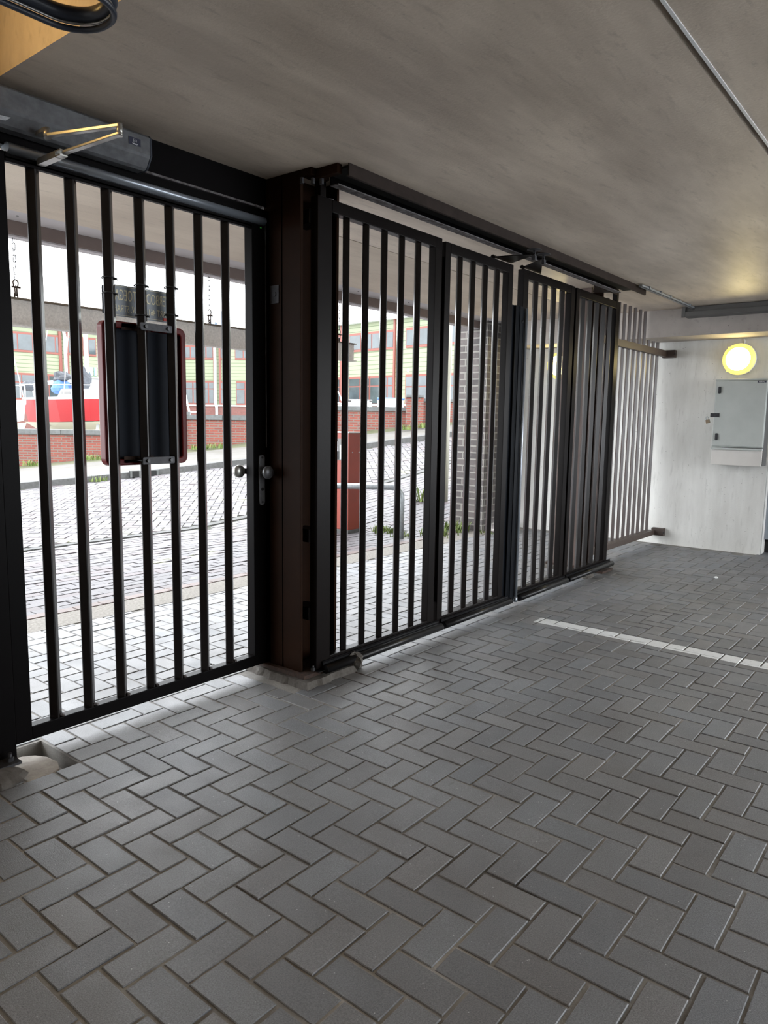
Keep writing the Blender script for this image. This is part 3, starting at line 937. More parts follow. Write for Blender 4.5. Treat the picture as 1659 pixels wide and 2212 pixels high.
for zc, xa, xb in ((1.789, 1.868, 2.030), (1.196, 1.862, 2.030)):
    cl = MB().prism(rrect(xa, xb, zc - .0165, zc + .0165, 0.006, 3), 'y', 2.890, 2.897).build('clamp', 'clampm', sg, 0.001)
    for bx in (xa + 0.025, xb - 0.022):
        MB().cyl((bx, 2.889, zc), (bx, 2.882, zc), 0.0085, 6, smooth=False).cyl((bx, 2.90, zc), (bx, 3.0, zc), 0.004, 8).build('bolt', 'black', cl)
    MB().box((xa - 0.035, 2.985, zc - .012), (xb - .05, 2.992, zc + .016)).build('clamp_strap', 'rust', sg)

sp = thing('prohibition_plate', 'small grey plate lettered in reverse, tied to the bars above the red-framed panel', 'sign', (1.94, 3.0, 1.83))
MB().add([(1.782, 3.000, 1.835), (2.112, 3.000, 1.832), (2.112, 3.000, 1.895), (2.095, 3.000, 1.915), (2.098, 3.000, 1.972), (1.782, 3.000, 1.970),
          (1.782, 3.003, 1.835), (2.112, 3.003, 1.832), (2.112, 3.003, 1.895), (2.095, 3.003, 1.915), (2.098, 3.003, 1.972), (1.782, 3.003, 1.970)],
         [(0, 1, 2, 3, 4, 5), (11, 10, 9, 8, 7, 6), (0, 6, 7, 1), (1, 7, 8, 2), (2, 8, 9, 3), (3, 9, 10, 4), (4, 10, 11, 5), (5, 11, 6, 0)]).build('plate', 'smallsign', sp)
MB().add([(1.782, 3.000, 1.835), (1.782, 3.000, 1.970), (1.772, 3.035, 1.962), (1.772, 3.035, 1.845)], [(0, 1, 2, 3)]).build('folded_edge', 'plate', sp)
# lettering reads correctly from the street side, in reverse from inside
rx = Matrix.Rotation(PI / 2, 4, 'X'); mir = Matrix.Diagonal((-1, 1, 1, 1))
text_mesh('lettering', 'VERBODEN TOEGANG', 0.068, 'letter', sp, Matrix.Translation((1.929, 3.0015, 1.925)) @ mir @ rx, 0.0026, sx=0.47)
text_mesh('lettering', 'ART 461. W.B.V. STRAFR.', 0.041, 'letter', sp, Matrix.Translation((1.931, 3.0015, 1.868)) @ mir @ rx, 0.0026, sx=0.64)
mb = MB()
for z in (1.965, 1.840):
    mb.box((1.788, 2.9985, z - 0.0008), (2.092, 2.9998, z + 0.0008))
mb.build('border_line', 'letter', sp)
MB().box((2.058, 2.996, 1.838), (2.074, 2.9985, 1.852)).build('red_sticker', mat('red_sticker', (0.7, 0.05, 0.02), 0.5), sp)
tie0 = None
for bx, z, lab in ((1.757, 1.982, 'upper black cable tie on the bar at the left end of the small plate'), (1.757, 1.918, 'lower black cable tie on the bar at the left end of the small plate'),
                   (1.912, 1.972, 'black cable tie around the middle bar above the small plate'), (1.912, 1.842, 'black cable tie around the middle bar just above the zinc clamp'),
                   (2.068, 1.985, 'upper black cable tie on the bar right of the small plate'), (2.068, 1.862, 'lower black cable tie on the bar right of the small plate')):
    if tie0 is None:
        w = 0.031
        c = Vector((0, 0, 0))
        pts = [(w * math.cos(t), w * math.sin(t), 0.002 * math.sin(2 * t)) for t in [2 * PI * k / 8 for k in range(8)]]
        tie0 = MB().tube(pts, 0.0028, 6, closed=True).box((0.026, -0.006, -0.004), (0.036, 0.004, 0.004)).bar((0.03, 0, 0), (0.048, 0.012, -0.002), 0.002, 0.003).build('cable_tie', 'tie')
        t_ = tie0
    else:
        t_ = tie0.copy(); COL.objects.link(t_)
    t_.location = (bx, YD + .028, z)
    tag(t_, lab, 'cable tie', 'cable ties on the swing door bars')

# ------------------------------------------------------------------ folding gate leaves
YL = 2.62
def leaf(label, x0, x1, bars, zb, zt, wl=0.06, wr=0.06, bump=None, seal=None):
    g = thing('gate_leaf', label, 'gate', ((x0 + x1) / 2, YL + .025, zb), 'brown folding gate leaves')
    D = 0.05
    MB().box((x0, YL, zb), (x0 + wl, YL + D, zt)).build('stile', 'paint', g, 0.003)
    MB().box((x1 - wr, YL, zb), (x1, YL + D, zt)).build('stile', 'paint', g, 0.003)
    MB().box((x0 + wl, YL, zt - .062), (x1 - wr, YL + D, zt)).build('rail', 'paint', g, 0.003)
    MB().box((x0 + wl, YL, zb), (x1 - wr, YL + D, zb + .055)).build('rail', 'paint', g, 0.003)
    for bx in bars:
        MB().vpost(bx, YL + .027, zb + .053, zt - .06, 0.036).build('bar', 'barp', g)
    if bump:
        a, b = bump
        prof = [(YL - 0.028 + 0.026 * math.cos(t), zb + 0.0 + 0.024 * math.sin(t)) for t in [2 * PI * k / 14 for k in range(14)]]
        bp = MB().prism(prof, 'x', a, b, True).box((a, YL - .012, zb + 0.005), (b, YL, zb + 0.032)).build('rubber_bumper', 'rubber', g)
        MB().box((a, YL - .008, zb + .028), (b, YL - .001, zb + .040)).build('bumper_rail', 'door', bp)
    return g
LB, LT = 0.062, 2.492
L1 = leaf('first folding gate leaf, hinged beside the I-column', 2.700, 3.785, [2.940, 3.098, 3.256, 3.414, 3.572], LB, LT, 0.105, 0.07, (2.74, 3.83))
L2 = leaf('second folding gate leaf, left of the vertical black rubber seals', 3.822, 4.668, [4.02, 4.175, 4.33, 4.485], LB, LT - .008, 0.06, 0.065, (3.86, 4.74))
L3 = leaf('third folding gate leaf, right of the vertical black rubber seals', 4.822, 5.690, [5.055, 5.205, 5.355, 5.505], LB - .004, LT - .006, 0.075, 0.07, (4.88, 5.72))
L4 = leaf('far folding gate leaf, nearest the slatted screen', 5.722, 6.655, [5.90, 6.045, 6.19, 6.335, 6.48], LB - 0.004, LT - .008, 0.06, 0.085, (5.75, 6.72))
# hinge pins top and bottom of the outer leaves
MB().box((2.722, YL + .004, LT), (2.762, YL + .046, LT + .075)).cyl((2.742, YL + .025, LT + .06), (2.742, YL + .025, ZC - .002), 0.012, 10).build('pivot_post', 'paint', L1, 0.002)
MB().cyl((2.742, YL + .025, 0.05), (2.742, YL + .025, LB), 0.018, 12).box((2.69, YL - .03, 0.0565), (2.80, YL + .03, 0.060)).build('pivot_foot', 'rubber', L1)
MB().box((6.575, YL + .004, LT - .01), (6.62, YL + .046, ZC - .005)).build('pivot_post', 'paint', L4, 0.002)
MB().cyl((6.60, YL + .02, 0.0), (6.60, YL + .02, LB), 0.02, 12).box((6.45, YL - .05, 0.0), (6.70, YL + .05, 0.018)).build('pivot_foot', 'rust', L4)
# hinge gap covers between the leaves of each pair
MB().box((3.786, YL + .020, LB + .16), (3.820, YL + .038, LT - .10)).build('hinge_cover', 'paint', L2)
MB().box((5.691, YL + .020, LB + .16), (5.721, YL + .038, LT - .10)).build('hinge_cover', 'paint', L4)
# rubber closing edges
MB().box((4.668, YL + .002, 0.10), (4.700, YL + .035, 2.215)).prism([(4.70, YL - .012), (4.742, YL - .006), (4.748, YL + .02), (4.742, YL + .04), (4.70, YL + .045)], 'z', 0.055, 2.215).build('closing_edge', 'seal', L2)
MB().box((4.765, YL - .012, 0.030), (4.822, YL + .04, 2.215)).prism([(4.752, YL + .0), (4.775, YL - .012), (4.775, YL + .04), (4.752, YL + .03)], 'z', 0.030, 2.215).build('closing_edge', 'seal', L3)
MB().cyl((4.840, YL - .020, 0.052), (4.840, YL - .020, 2.205), 0.013, 14).cyl((4.840, YL - .020, 0.035), (4.840, YL - .020, 0.075), 0.016, 14).build('edge_tube', 'tube', L3)
MB().cyl((4.655, YL + .062, 0.12), (4.655, YL + .062, 2.20), 0.010, 12).build('edge_tube', 'tube', L2)
MB().cyl((4.80, YL - .014, 2.10), (4.80, YL - .016, 2.12), 0.004, 8).build('screw', 'clampm', L3)
# guide arms with horizontal running wheels
def guide(g, root0, root1, tip):
    z = LT + 0.004
    a = Vector((*root0, z)); b = Vector((*root1, z)); t = Vector((*tip, z + 0.008))
    n = Vector((0, 0, 0.006))
    MB().add([a, b, t + Vector((0.012, .01, 0)), t + Vector((-0.012, -.012, 0)), a + n, b + n, t + Vector((0.012, .01, 0)) + n, t + Vector((-0.012, -.012, 0)) + n],
             [(0, 3, 2, 1), (4, 5, 6, 7), (0, 1, 5, 4), (1, 2, 6, 5), (2, 3, 7, 6), (3, 0, 4, 7)]).build('guide_arm', 'paint', g)
    MB().blob((root0[0], root0[1], z + 0.004), 0.03, 0.02, 0.012, 4, 0.3, 8, 5).build('weld_bead', 'paint', g)
    w = MB().lathe((tip[0], tip[1], z + 0.040), (0, 0, 1), [(0.008, -0.003), (0.044, -0.002), (0.048, 0.0), (0.044, 0.003), (0.008, 0.003)], 28).build('guide_wheel', 'clampm', g)
    MB().cyl((tip[0], tip[1], z - 0.025), (tip[0], tip[1], z + 0.05), 0.009, 10).cyl((tip[0], tip[1], z - 0.028), (tip[0], tip[1], z + 0.002), 0.018, 6, smooth=False).build('axle', 'clampm', w)
guide(L2, (4.42, YL + .02), (4.66, YL + .02), (4.545, 2.40))
guide(L3, (4.83, YL + .02), (5.12, YL + .02), (4.700, 2.41))

# ------------------------------------------------------------------ overhead gate track
tr = thing('gate_track', 'long brown steel gate track fixed under the ceiling above the folding leaves', 'track', (4.7, 2.5, 2.55))
MB().box((2.70, 2.415, 2.545), (6.72, 2.422, ZC)).box((2.70, 2.415, 2.542), (6.72, 2.432, 2.547)).build('front_flange', 'track', tr, 0.001)
MB().box((2.72, 2.422, 2.588), (6.66, 2.60, ZC - .001)).build('top_web', 'dark', tr)  # black colour carries the shade of the open slot
MB().box((2.76, 2.540, 2.538), (6.45, 2.592, 2.544)).build('rear_flange', 'peel', tr)
MB().box((2.76, 2.590, 2.544), (6.45, 2.597, 2.59)).build('rear_web', 'door', tr)  # near-black so the slot stays dark, shade put into the colour
MB().box((2.665, 2.46, 2.555), (2.70, 2.62, 2.60)).box((2.632, 2.60, 2.565), (2.76, 2.671, 2.60)).build('end_bracket', 'column', tr, 0.003)
for bx, by in ((2.66, 2.615), (2.69, 2.585), (2.625, 2.655)):
    MB().cyl((bx, by, 2.530), (bx, by, 2.556), 0.012, 6, smooth=False).build('bolt', 'clampm', tr)
MB().add([(6.05, 2.61, 2.560), (6.55, 2.61, 2.560), (6.45, 2.78, 2.560), (6.40, 2.78, 2.560), (6.05, 2.61, 2.566), (6.55, 2.61, 2.566), (6.45, 2.78, 2.566), (6.40, 2.78, 2.566)],
         [(0, 3, 2, 1), (4, 5, 6, 7), (0, 1, 5, 4), (1, 2, 6, 5), (2, 3, 7, 6), (3, 0, 4, 7)]).box((6.05, 2.612, 2.54), (6.55, 2.62, 2.60)).build('end_bracket', 'track', tr)
MB().bar((2.80, 2.655, 2.500), (2.93, 2.90, 2.500), 0.075, 0.008).build('tie_plate', 'peel', tr)

# ------------------------------------------------------------------ slatted screen
sl = thing('slatted_screen', 'brown vertical slat screen between the far column and the concrete wall', 'fence', (7.7, 2.82, 0.1))
for i, x in enumerate([6.80, 6.948, 7.096, 7.244, 7.392, 7.540, 7.688, 7.836, 7.984, 8.132, 8.280, 8.428]):
    top = ZC - 0.012 if x < 8.05 else 2.30
    MB().vpost(x, 2.862, 0.155, top, 0.028, PI / 4).build('slat', 'slat', sl)
MB().box((6.72, 2.790, 2.145), (8.53, 2.832, 2.215)).build('rail', 'slatrail', sl, 0.003)
MB().box((6.72, 2.800, 0.105), (8.53, 2.892, 0.160)).build('rail', 'slatrail', sl, 0.003)
for z in (2.135, 0.10):
    b = MB().box((8.53, 2.700, z), (8.598, 2.84, z + .085)).build('wall_bracket', 'slatrail', sl, 0.002)
    MB().cyl((8.54, 2.705, z + .04), (8.54, 2.694, z + .04), 0.014, 10).build('bolt', 'clampm', b)

# ------------------------------------------------------------------ services on the right
d = thing('cable_duct', 'grey metal cable duct running below the ceiling along the beam', 'duct', (8.0, 1.0, 2.5))
MB().box((7.98, -3.4, 2.545), (8.068, 2.44, 2.597)).build('duct_body', 'duct', d, 0.002)
MB().prism([(7.955, 2.500), (7.985, 2.490), (8.068, 2.490), (8.068, 2.546), (7.955, 2.546)], 'y', -3.4, 2.44).build('duct_cover', 'duct', d, 0.002)
MB().box((7.958, 2.441, 2.497), (8.062, 2.446, 2.590)).build('duct_mouth', 'dark', d)
MB().box((7.950, 2.440, 2.490), (7.958, 2.475, 2.597)).build('duct_end', 'duct', d)
cd = thing('conduit_channel', 'thin galvanised channel on the ceiling from the track end to the duct', 'conduit', (7.2, 2.36, 2.58))
MB().box((6.45, 2.355, 2.572), (7.98, 2.360, 2.592)).box((6.45, 2.355, 2.572), (7.98, 2.385, 2.575)).box((6.45, 2.380, 2.572), (7.98, 2.385, 2.592)).build('channel', 'galv', cd)
for x in (6.62, 6.92, 7.20, 7.48, 7.80):
    MB().box((x, 2.345, 2.578), (x + .02, 2.395, 2.5995)).build('clip', 'galv', cd)

def bulkhead(y, z, label, m='lamp'):
    lp = thing('wall_lamp', label, 'lamp', (8.58, y, z), 'round bulkhead lamps on the concrete wall')
    MB().lathe((WX, y, z), (-1, 0, 0), [(0.02, 0.0), (0.165, 0.0), (0.168, 0.04), (0.160, 0.052), (0.14, 0.055)], 40).build('housing', 'white', lp)
    MB().lathe((WX, y, z), (-1, 0, 0), [(0.160, 0.050), (0.166, 0.056), (0.163, 0.075), (0.140, 0.088), (0.122, 0.096)], 40).build('rim', 'lamprim', lp)
    MB().lathe((WX, y, z), (-1, 0, 0), [(0.123, 0.0955), (0.10, 0.102), (0.05, 0.110), (0.0, 0.112)], 40).build('diffuser', m, lp)
    for a in (0.9, 2.3, 4.0, 5.4):
        MB().box((WX - .085, y + 0.158 * math.cos(a) - .012, z + .158 * math.sin(a) - .009), (WX - .045, y + 0.158 * math.cos(a) + .012, z + .158 * math.sin(a) + .009)).build('clip', 'lamprim', lp)
    MB().tube([(WX - .012, y - .03, z + .16), (WX - .012, y - .035, z + .19), (WX - .012, y - .02, 2.317)], 0.009, 8).build('cable', 'white', lp)
    return lp
bulkhead(2.03, 2.092, 'lit round bulkhead lamp on the concrete wall above the grey cabinet')
bulkhead(4.10, 2.092, 'lit round bulkhead lamp on the wall seen through the gate bars')

cb = thing('electrical_cabinet', 'pale grey electrical cabinet on the concrete wall under the round lamp', 'cabinet', (8.5, 1.95, 1.14))
cy0, cy1 = 1.700, 2.205
MB().box((8.40, cy0, 1.155), (WX, cy1, 1.868)).box((8.385, cy0 - .004, 1.858), (WX, cy1 + .004, 1.878)).build('body', 'cab', cb, 0.004)
dd = MB().box((8.382, cy0 + .002, 1.165), (8.402, cy1 - .002, 1.856)).build('door', 'cab', cb, 0.007)
for z, y in ((1.760, 2.158), (1.265, 2.158)):
    h_ = MB().prism(rrect(y - .014, y + .014, z - .037, z + .037, 0.010, 4), 'x', 8.366, 8.382).build('latch', 'black', dd, 0.004)
    MB().cyl((8.366, y, z), (8.364, y, z), 0.006, 10).build('latch_lock', 'clampm', h_)
MB().box((8.374, 2.145, 1.474), (8.382, 2.235, 1.514)).cyl((8.374, 2.168, 1.494), (8.371, 2.168, 1.494), 0.010, 12).build('hasp', 'clampm', cb, 0.002)
bd = MB().box((8.3795, 1.712, 1.832), (8.382, 1.795, 1.852)).build('badge', 'navy', dd)
text_mesh('badge_lettering', 'HERAS', 0.019, 'white', bd, Matrix.Translation((8.3790, 1.7535, 1.842)) @ Matrix.Rotation(-PI / 2, 4, 'Z') @ rx, 0.0004, sx=1.1)
MB().box((8.380, cy0, 1.128), (WX, cy1 + .006, 1.150)).build('lower_edge', 'cab', cb, 0.004)
MB().prism([(8.402, 1.128), (8.388, 0.965), (WX, 0.965), (WX, 1.128)], 'y', cy0 + .004, cy1 - .004).add(
    [(8.3995, cy1 - .06, 1.127), (8.386, cy1 - .004, 0.966), (8.386, cy0 + .004, .966), (8.3995, cy0 + .06, 1.127)], [(0, 1, 2, 3)]).build('skirt', 'cabskirt', cb, 0.003)
MB().box((8.42, cy0 - .002, 0.967), (8.60, cy0 + .004, 1.86)).build('side_panel', 'duct', cb)
pk = thing('padlock', 'small brown padlock hanging from the cabinet hasp', 'padlock', (8.385, 2.262, 1.46))
tilt = Matrix.Translation((8.383, 2.262, 1.445)) @ Matrix.Rotation(math.radians(-14), 4, 'X')
MB().box((-0.010, -0.021, -0.040), (0.010, 0.021, 0.0), tilt).build('lock_body', 'brass', pk, 0.003)
pts = [tilt @ Vector((0, 0.013 * math.cos(t), 0.020 + 0.013 * math.sin(t))) for t in [PI * k / 8 for k in range(9)]]
pts = [tilt @ Vector((0, 0.013, -0.002))] + pts + [tilt @ Vector((0, -0.013, -0.002))]
MB().tube(pts, 0.0035, 8).build('shackle', 'galv', pk)

# fitting with looped tube in the ceiling recess, top left
fx = thing('ceiling_fitting', 'slate-blue fitting with rounded tube rim in the ceiling corner at top left', 'lamp', (0.85, 1.9, 2.5))
def loop(z, grow=0.0):
    P = rrect(0.10 - grow, 1.187 + grow, 1.865 - grow, 2.080 + grow, 0.105, 10)
    return [(a, b, z) for a, b in P]
MB().tube(loop(2.505), 0.020, 12, closed=True).build('tube_rim', 'fixture', fx)
MB().tube(loop(2.470, 0.006), 0.009, 8, closed=True).build('lower_rim', 'fixture', fx)
MB().tube(loop(2.484, 0.004), 0.004, 6, closed=True).build('reflective_edge', 'steel', fx)
MB().prism(rrect(0.16, 1.15, 1.90, 2.035, 0.05, 4), 'z', 2.540, 2.62).build('tray', 'fixture', fx)
for x in (0.50, 1.06):
    MB().tube([(x, 2.01, 2.575), (x, 2.06, 2.55), (x, 2.075, 2.505)], 0.011, 8).build('strap', 'tube', fx)
    MB().tube([(x, 1.93, 2.575), (x, 1.88, 2.55), (x, 1.86, 2.505)], 0.011, 8).build('strap', 'tube', fx)
    MB().cyl((x, 1.97, 2.62), (x, 1.97, 3.10), 0.010, 10).build('hanger', 'tube', fx)
ll = thing('recess_lamp', 'warm round lamp in the ceiling recess beyond the left edge', 'lamp', (0.55, 2.75, 2.95))
MB().lathe((0.50, 2.91, 2.70), (0, -1, 0), [(0.02, 0), (0.165, 0.0), (0.168, 0.045), (0.15, 0.06)], 32).build('housing', 'white', ll)
MB().lathe((0.50, 2.91, 2.70), (0, -1, 0), [(0.15, 0.058), (0.14, 0.085), (0.08, 0.11), (0.0, 0.118)], 32).build('diffuser', 'lampl', ll)

# ------------------------------------------------------------------ outside the gate: beam on chains
hb = thing('height_restrictor', 'dusty grey steel I-beam hanging on chains outside the gate', 'beam', (3.3, 4.9, 1.97))
hx0, hx1, hy, z0, z1 = -1.0, 5.56, 4.90, 1.962, 2.138
MB().prism([(hy - .01, z0 + .012), (hy + .01, z0 + .012), (hy + .01, z1 - .010), (hy - .01, z1 - .010)], 'x', hx0, hx1).box((hx0, hy - .045, z0), (hx1, hy + .045, z0 + .010)).build('web', 'beam', hb)
MB().box((hx0, hy - .045, z1 - .009), (hx1, hy + .045, z1)).build('top_flange', 'beamtop', hb)
def link_pts(z, r, h, turn):
    P = []
    for k in range(16):
        t = 2 * PI * k / 16
        a = r * math.cos(t); b = (h - r if math.sin(t) >= 0 else -(h - r)) + r * math.sin(t)
        P.append((a * math.cos(turn), a * math.sin(turn), z + b))
    return P
def chain(x, zt, zb_, label, big=True):
    c = thing('chain', label, 'chain', (x, hy, zb_), 'chains holding the height beam')
    z = zt; k = 0
    lim = zb_ + (0.155 if big else 0.12)
    while z > lim:
        MB().tube(link_pts(z - .018, 0.0085, 0.024, k * PI / 2 + 0.6), 0.0022, 6, closed=True).build('link', 'clampm', c)
        z -= 0.037; k += 1
    # bow shackle and the rusty lower links
    zz = z
    sh = [(0.016 * math.cos(t), 0, zz - .022 + 0.020 * math.sin(t)) for t in [PI * (-0.15) + PI * 1.3 * q / 12 for q in range(13)]]
    sh = [(sh[0][0] * 0.85, 0, zz - .048)] + sh + [(sh[-1][0] * 0.85, 0, zz - .048)]
    MB().tube(sh, 0.0045, 8).cyl((-0.026, 0, zz - .048), (0.030, 0, zz - .048), 0.006, 8).build('bow_shackle', 'rust', c)
    MB().tube(link_pts(zz - .072, 0.013, 0.030, PI / 2), 0.0048, 8, closed=True).build('link', 'rust', c)
    MB().tube(link_pts(zz - .112, 0.013, 0.028, 0.4), 0.0048, 8, closed=True).build('link', 'rust', c)
    MB().tube([(0, 0, zb_ - .004), (0, 0, zz - .13)], 0.006, 8).build('eye_bolt', 'rust', c)
    for ch in c.children:
        ch.matrix_parent_inverse = Matrix.Identity(4)
        ch.location = (0, 0, -zb_)
    return c
chain(2.262, 2.515, z1, 'leftmost hanging chain with a bow shackle, seen left of the door bars')
chain(3.800, 2.515, z1, 'middle hanging chain, seen through the right part of the swing door')
chain(5.350, 2.515, z1, 'hanging chain at the right end of the height beam')

# ------------------------------------------------------------------ payment post and hoop rail
mc = thing('payment_post', 'red-orange ticket post outside the gate with papers taped to its front', 'machine', (6.65, 6.05, 0))
mx, my, mw, md = 6.55, 5.83, 0.235, 0.52
MB().box((mx - .01, my - .01, -0.02), (mx + mw + .01, my + md + .01, 0.045)).build('plinth', 'kerb', mc)
MB().box((mx, my, 0.045), (mx + mw, my + md, 1.225)).build('cabinet', 'orange', mc, 0.006)
MB().box((mx - .004, my - .004, 1.225), (mx + mw + .004, my + md + .004, 1.236)).build('top_edge', 'offwhite', mc)
pn = MB().box((mx - .006, my + .05, 0.895), (mx + .002, my + md - .05, 1.155)).build('front_panel', 'duct', mc)
MB().box((mx - .010, my + .062, 0.905), (mx - .006, my + .135, 1.08)).build('notice', 'paper', pn)
MB().box((mx - .010, my + .165, 0.99), (mx - .006, my + .25, 1.12)).build('notice', 'paper', pn)
MB().box((mx - .012, my + .15, 0.905), (mx - .006, my + .18, 1.0)).build('slot', 'black', pn)
MB().add([(mx - .011, my + .17, 1.09), (mx - .011, my + .19, 1.10), (mx - .011, my + .24, 1.05), (mx - .011, my + .235, 1.03)], [(0, 1, 2, 3)]).build('mark', 'black', pn)
MB().add([(mx - .002, my + .262, 0.78), (mx - .002, my + .275, 0.78), (mx - .002, my + .29, 0.72), (mx - .002, my + .283, 0.715)], [(0, 1, 2, 3)]).build('white_mark', 'white', mc)
for yy in (0.07, 0.19):
    MB().cyl((mx + yy, my, 0.99), (mx + yy, my - .006, 0.99), 0.008, 10).build('screw', 'galv', mc)
rl = thing('hoop_rail', 'galvanised hoop rail standing in front of the red ticket post', 'rail', (6.4, 5.5, 0))
A = Vector((6.75, 5.17)); B = Vector((5.98, 6.12)); dv = (B - A).normalized(); rr = 0.13; zt_ = 0.612
pts = [(A.x, A.y, -0.03), (A.x, A.y, zt_ - rr)]
for k in range(1, 8):
    t = PI / 2 * k / 8
    q_ = A + dv * (rr - rr * math.cos(t)); pts.append((q_.x, q_.y, zt_ - rr + rr * math.sin(t)))
L_ = (B - A).length
for f in (rr, L_ * 0.35, L_ * 0.5, L_ * 0.65, L_ - rr):
    q_ = A + dv * f; pts.append((q_.x, q_.y, zt_))
for k in range(1, 9):
    t = PI / 2 * k / 8
    q_ = A + dv * (L_ - rr + rr * math.sin(t)); pts.append((q_.x, q_.y, zt_ - rr + rr * math.cos(t)))
pts.append((B.x, B.y, -0.03))
MB().tube(pts, 0.036, 16).build('hoop', 'galv', rl)

dp = thing('drainpipe', 'pale cream pipe standing left of the grey brick pier', 'pipe', (8.83, 5.98, 0))
zz0 = ramp_z(8.83, 5.98)
MB().cyl((8.83, 5.98, zz0 - .05), (8.83, 5.98, 3.1), 0.062, 20).build('pipe', 'cream', dp)
MB().cyl((8.74, 6.05, zz0 - .05), (8.74, 6.05, 3.1), 0.02, 12).build('cable_tube', 'white', dp)

# ------------------------------------------------------------------ brick walls across the street
def wall_seg(px0, px1, ztop, label, dd=0.0, capo=0.04, cap_t=0.11, t=0.4):
    a = plan(px0, WALL_D + dd); b = plan(px1, WALL_D + dd)
    e = (b - a); n = Vector((-e.y, e.x)).normalized()
    if n.dot(FW) < 0: n = -n
    w = thing('brick_wall', label, 'wall', (a.x, a.y, 0), 'stepped brick wall across the street')
    def pr(z0_, z1_, o0, o1, ext=0.0):
        ee = e.normalized() * ext
        P = [a - ee - n * o0, b + ee - n * o0, b + ee + n * o1, a - ee + n * o1]
        return MB().prism([(p.x, p.y) for p in P], 'z', z0_, z1_)
    pr(-0.3, ztop - cap_t, 0, t).build('brickwork', 'brick', w)
    ln = e.length; k = max(1, round(ln / 1.0))
    for i in range(k):
        p = a + e * (i / k) + e.normalized() * 0.006; q_ = a + e * ((i + 1) / k) - e.normalized() * 0.006
        P = [p - n * capo, q_ - n * capo, q_ + n * (t + capo), p + n * (t + capo)]
        MB().prism([(v.x, v.y) for v in P], 'z', ztop - cap_t, ztop).build('coping_stone', 'capst', w)
    return w
wall_seg(-160, 330, 1.025, 'lowest brick wall stretch, below the red-hulled boat')
wall_seg(330, 402, 1.50, 'short brick pier hidden behind the framed panel, between wall steps', -0.05)
wall_seg(402, 640, 1.43, 'middle brick wall stretch with grey coping behind the swing door')
wall_seg(640, 873, 1.685, 'brick wall stretch behind the red ticket post', 0.0, cap_t=0.10)
wall_seg(873, 911, 1.97, 'taller brick pier right of the ticket post wall', -0.25, cap_t=0.05)
wall_seg(911, 1100, 1.90, 'brick wall stretch stepping back right of the taller pier', 0.1, cap_t=0.07)

# ------------------------------------------------------------------ the green building: three wings
def wing(label, pa, da, pb, db, ztop, wins, pil, pipes, zbase=2.18):
    a = plan(pa, da); b = plan(pb, db); e = b - a; L = e.length; eu = e.normalized()
    n = Vector((-e.y, e.x)).normalized()
    if n.dot(FW) < 0: n = -n
    w = thing('green_building', label, 'building', (a.x, a.y, 0.28), 'wings of the green clapboard building')
    def t_of(px):
        r = FW + RT * ((px - 829.5) / FPX)
        # a + e*t = r*s
        det = e.x * (-r.y) + r.x * e.y
        return (-(a.x) * (-r.y) + (-r.x) * a.y) / det if abs(det) > 1e-9 else 0
    def blk(px0, px1, z0_, z1_, out, inn=0.0):
        t0, t1 = t_of(px0), t_of(px1)
        p = a + e * t0; q_ = a + e * t1
        P = [p - n * out, q_ - n * out, q_ + n * inn, p + n * inn]
        return MB().prism([(v.x, v.y) for v in P], 'z', z0_, z1_)
    blk(pa, pb, 0.28, zbase, 0.05, 3).build('brick_base', 'brickpink', w)
    blk(pa, pb, zbase, zbase + .10, 0.12, 0.5).build('sill_course', 'render', w)
    blk(pa, pb, zbase, ztop, 0.0, 3).build('clapboard_wall', 'siding', w)
    blk(pa, pb, ztop, ztop + .16, 0.35, 3.3).build('roof_edge', 'render', w)
    for (p0, p1, z0_, z1_, mull, tran) in wins:
        f = blk(p0, p1, z0_, z1_, 0.06, 0.0).build('window', 'winframe', w)
        pxm = [p0] + list(mull) + [p1]
        fw = 1.6
        for q0, q1 in zip(pxm, pxm[1:]):
            zs = [z0_ + .10] + ([tran] if tran else []) + [z1_ - .10]
            for s0, s1 in zip(zs, zs[1:]):
                blk(q0 + fw * .8, q1 - fw * .8, s0 + .04, s1 - .04, 0.075, -0.05).build('pane', 'glass', f)
    for p0, p1 in pil:
        blk(p0, p1, zbase + .1, ztop, 0.10).build('pilaster', 'winframe', w)
    for px in pipes:
        p = a + e * t_of(px) - n * 0.25
        MB().tube([(p.x + n.x * .2, p.y + n.y * .2, ztop - .05), (p.x, p.y, ztop - .7), (p.x, p.y, zbase + .2), (p.x + .1, p.y, zbase - .1), (p.x + .1, p.y, 0.3)], 0.11, 8).build('downpipe', 'render', w)
    return w, blk
wA, blkA = wing('left wing of the pale green clapboard building, behind the red-hulled boat', -120, 45.5, 380, 57.6, 7.30,
     [(27, 80, 5.44, 6.74, (48,), None), (80, 135, 5.44, 6.74, (100, 128), None), (-40, 24, 5.44, 6.74, (-10,), None), (32, 82, 2.28, 4.08, (53,), 3.45), (84, 135, 2.28, 4.08, (111,), 3.45), (-60, 28, 2.28, 4.08, (-20,), 3.45),
      (154, 180, 5.50, 6.78, (165,), None), (186, 214, 5.50, 6.78, (197,), None), (300, 385, 5.5, 6.78, (340,), None), (300, 385, 2.3, 4.1, (340,), 3.45)],
     [(135, 141), (151, 155.5)], [146])
blkA(158, 216, 2.25, 3.9, 0.07).build('garage_door', 'doorpanel', wA)
blkA(156, 262, 3.95, 4.02, 0.15).build('sign_board', 'render', wA)
for q0, q1 in ((160, 163), (176, 186), (189, 193), (196, 206), (209, 214)):
    blkA(q0, q1, 4.12, 4.72, 0.06).build('blue_letter', 'skyblue', wA)
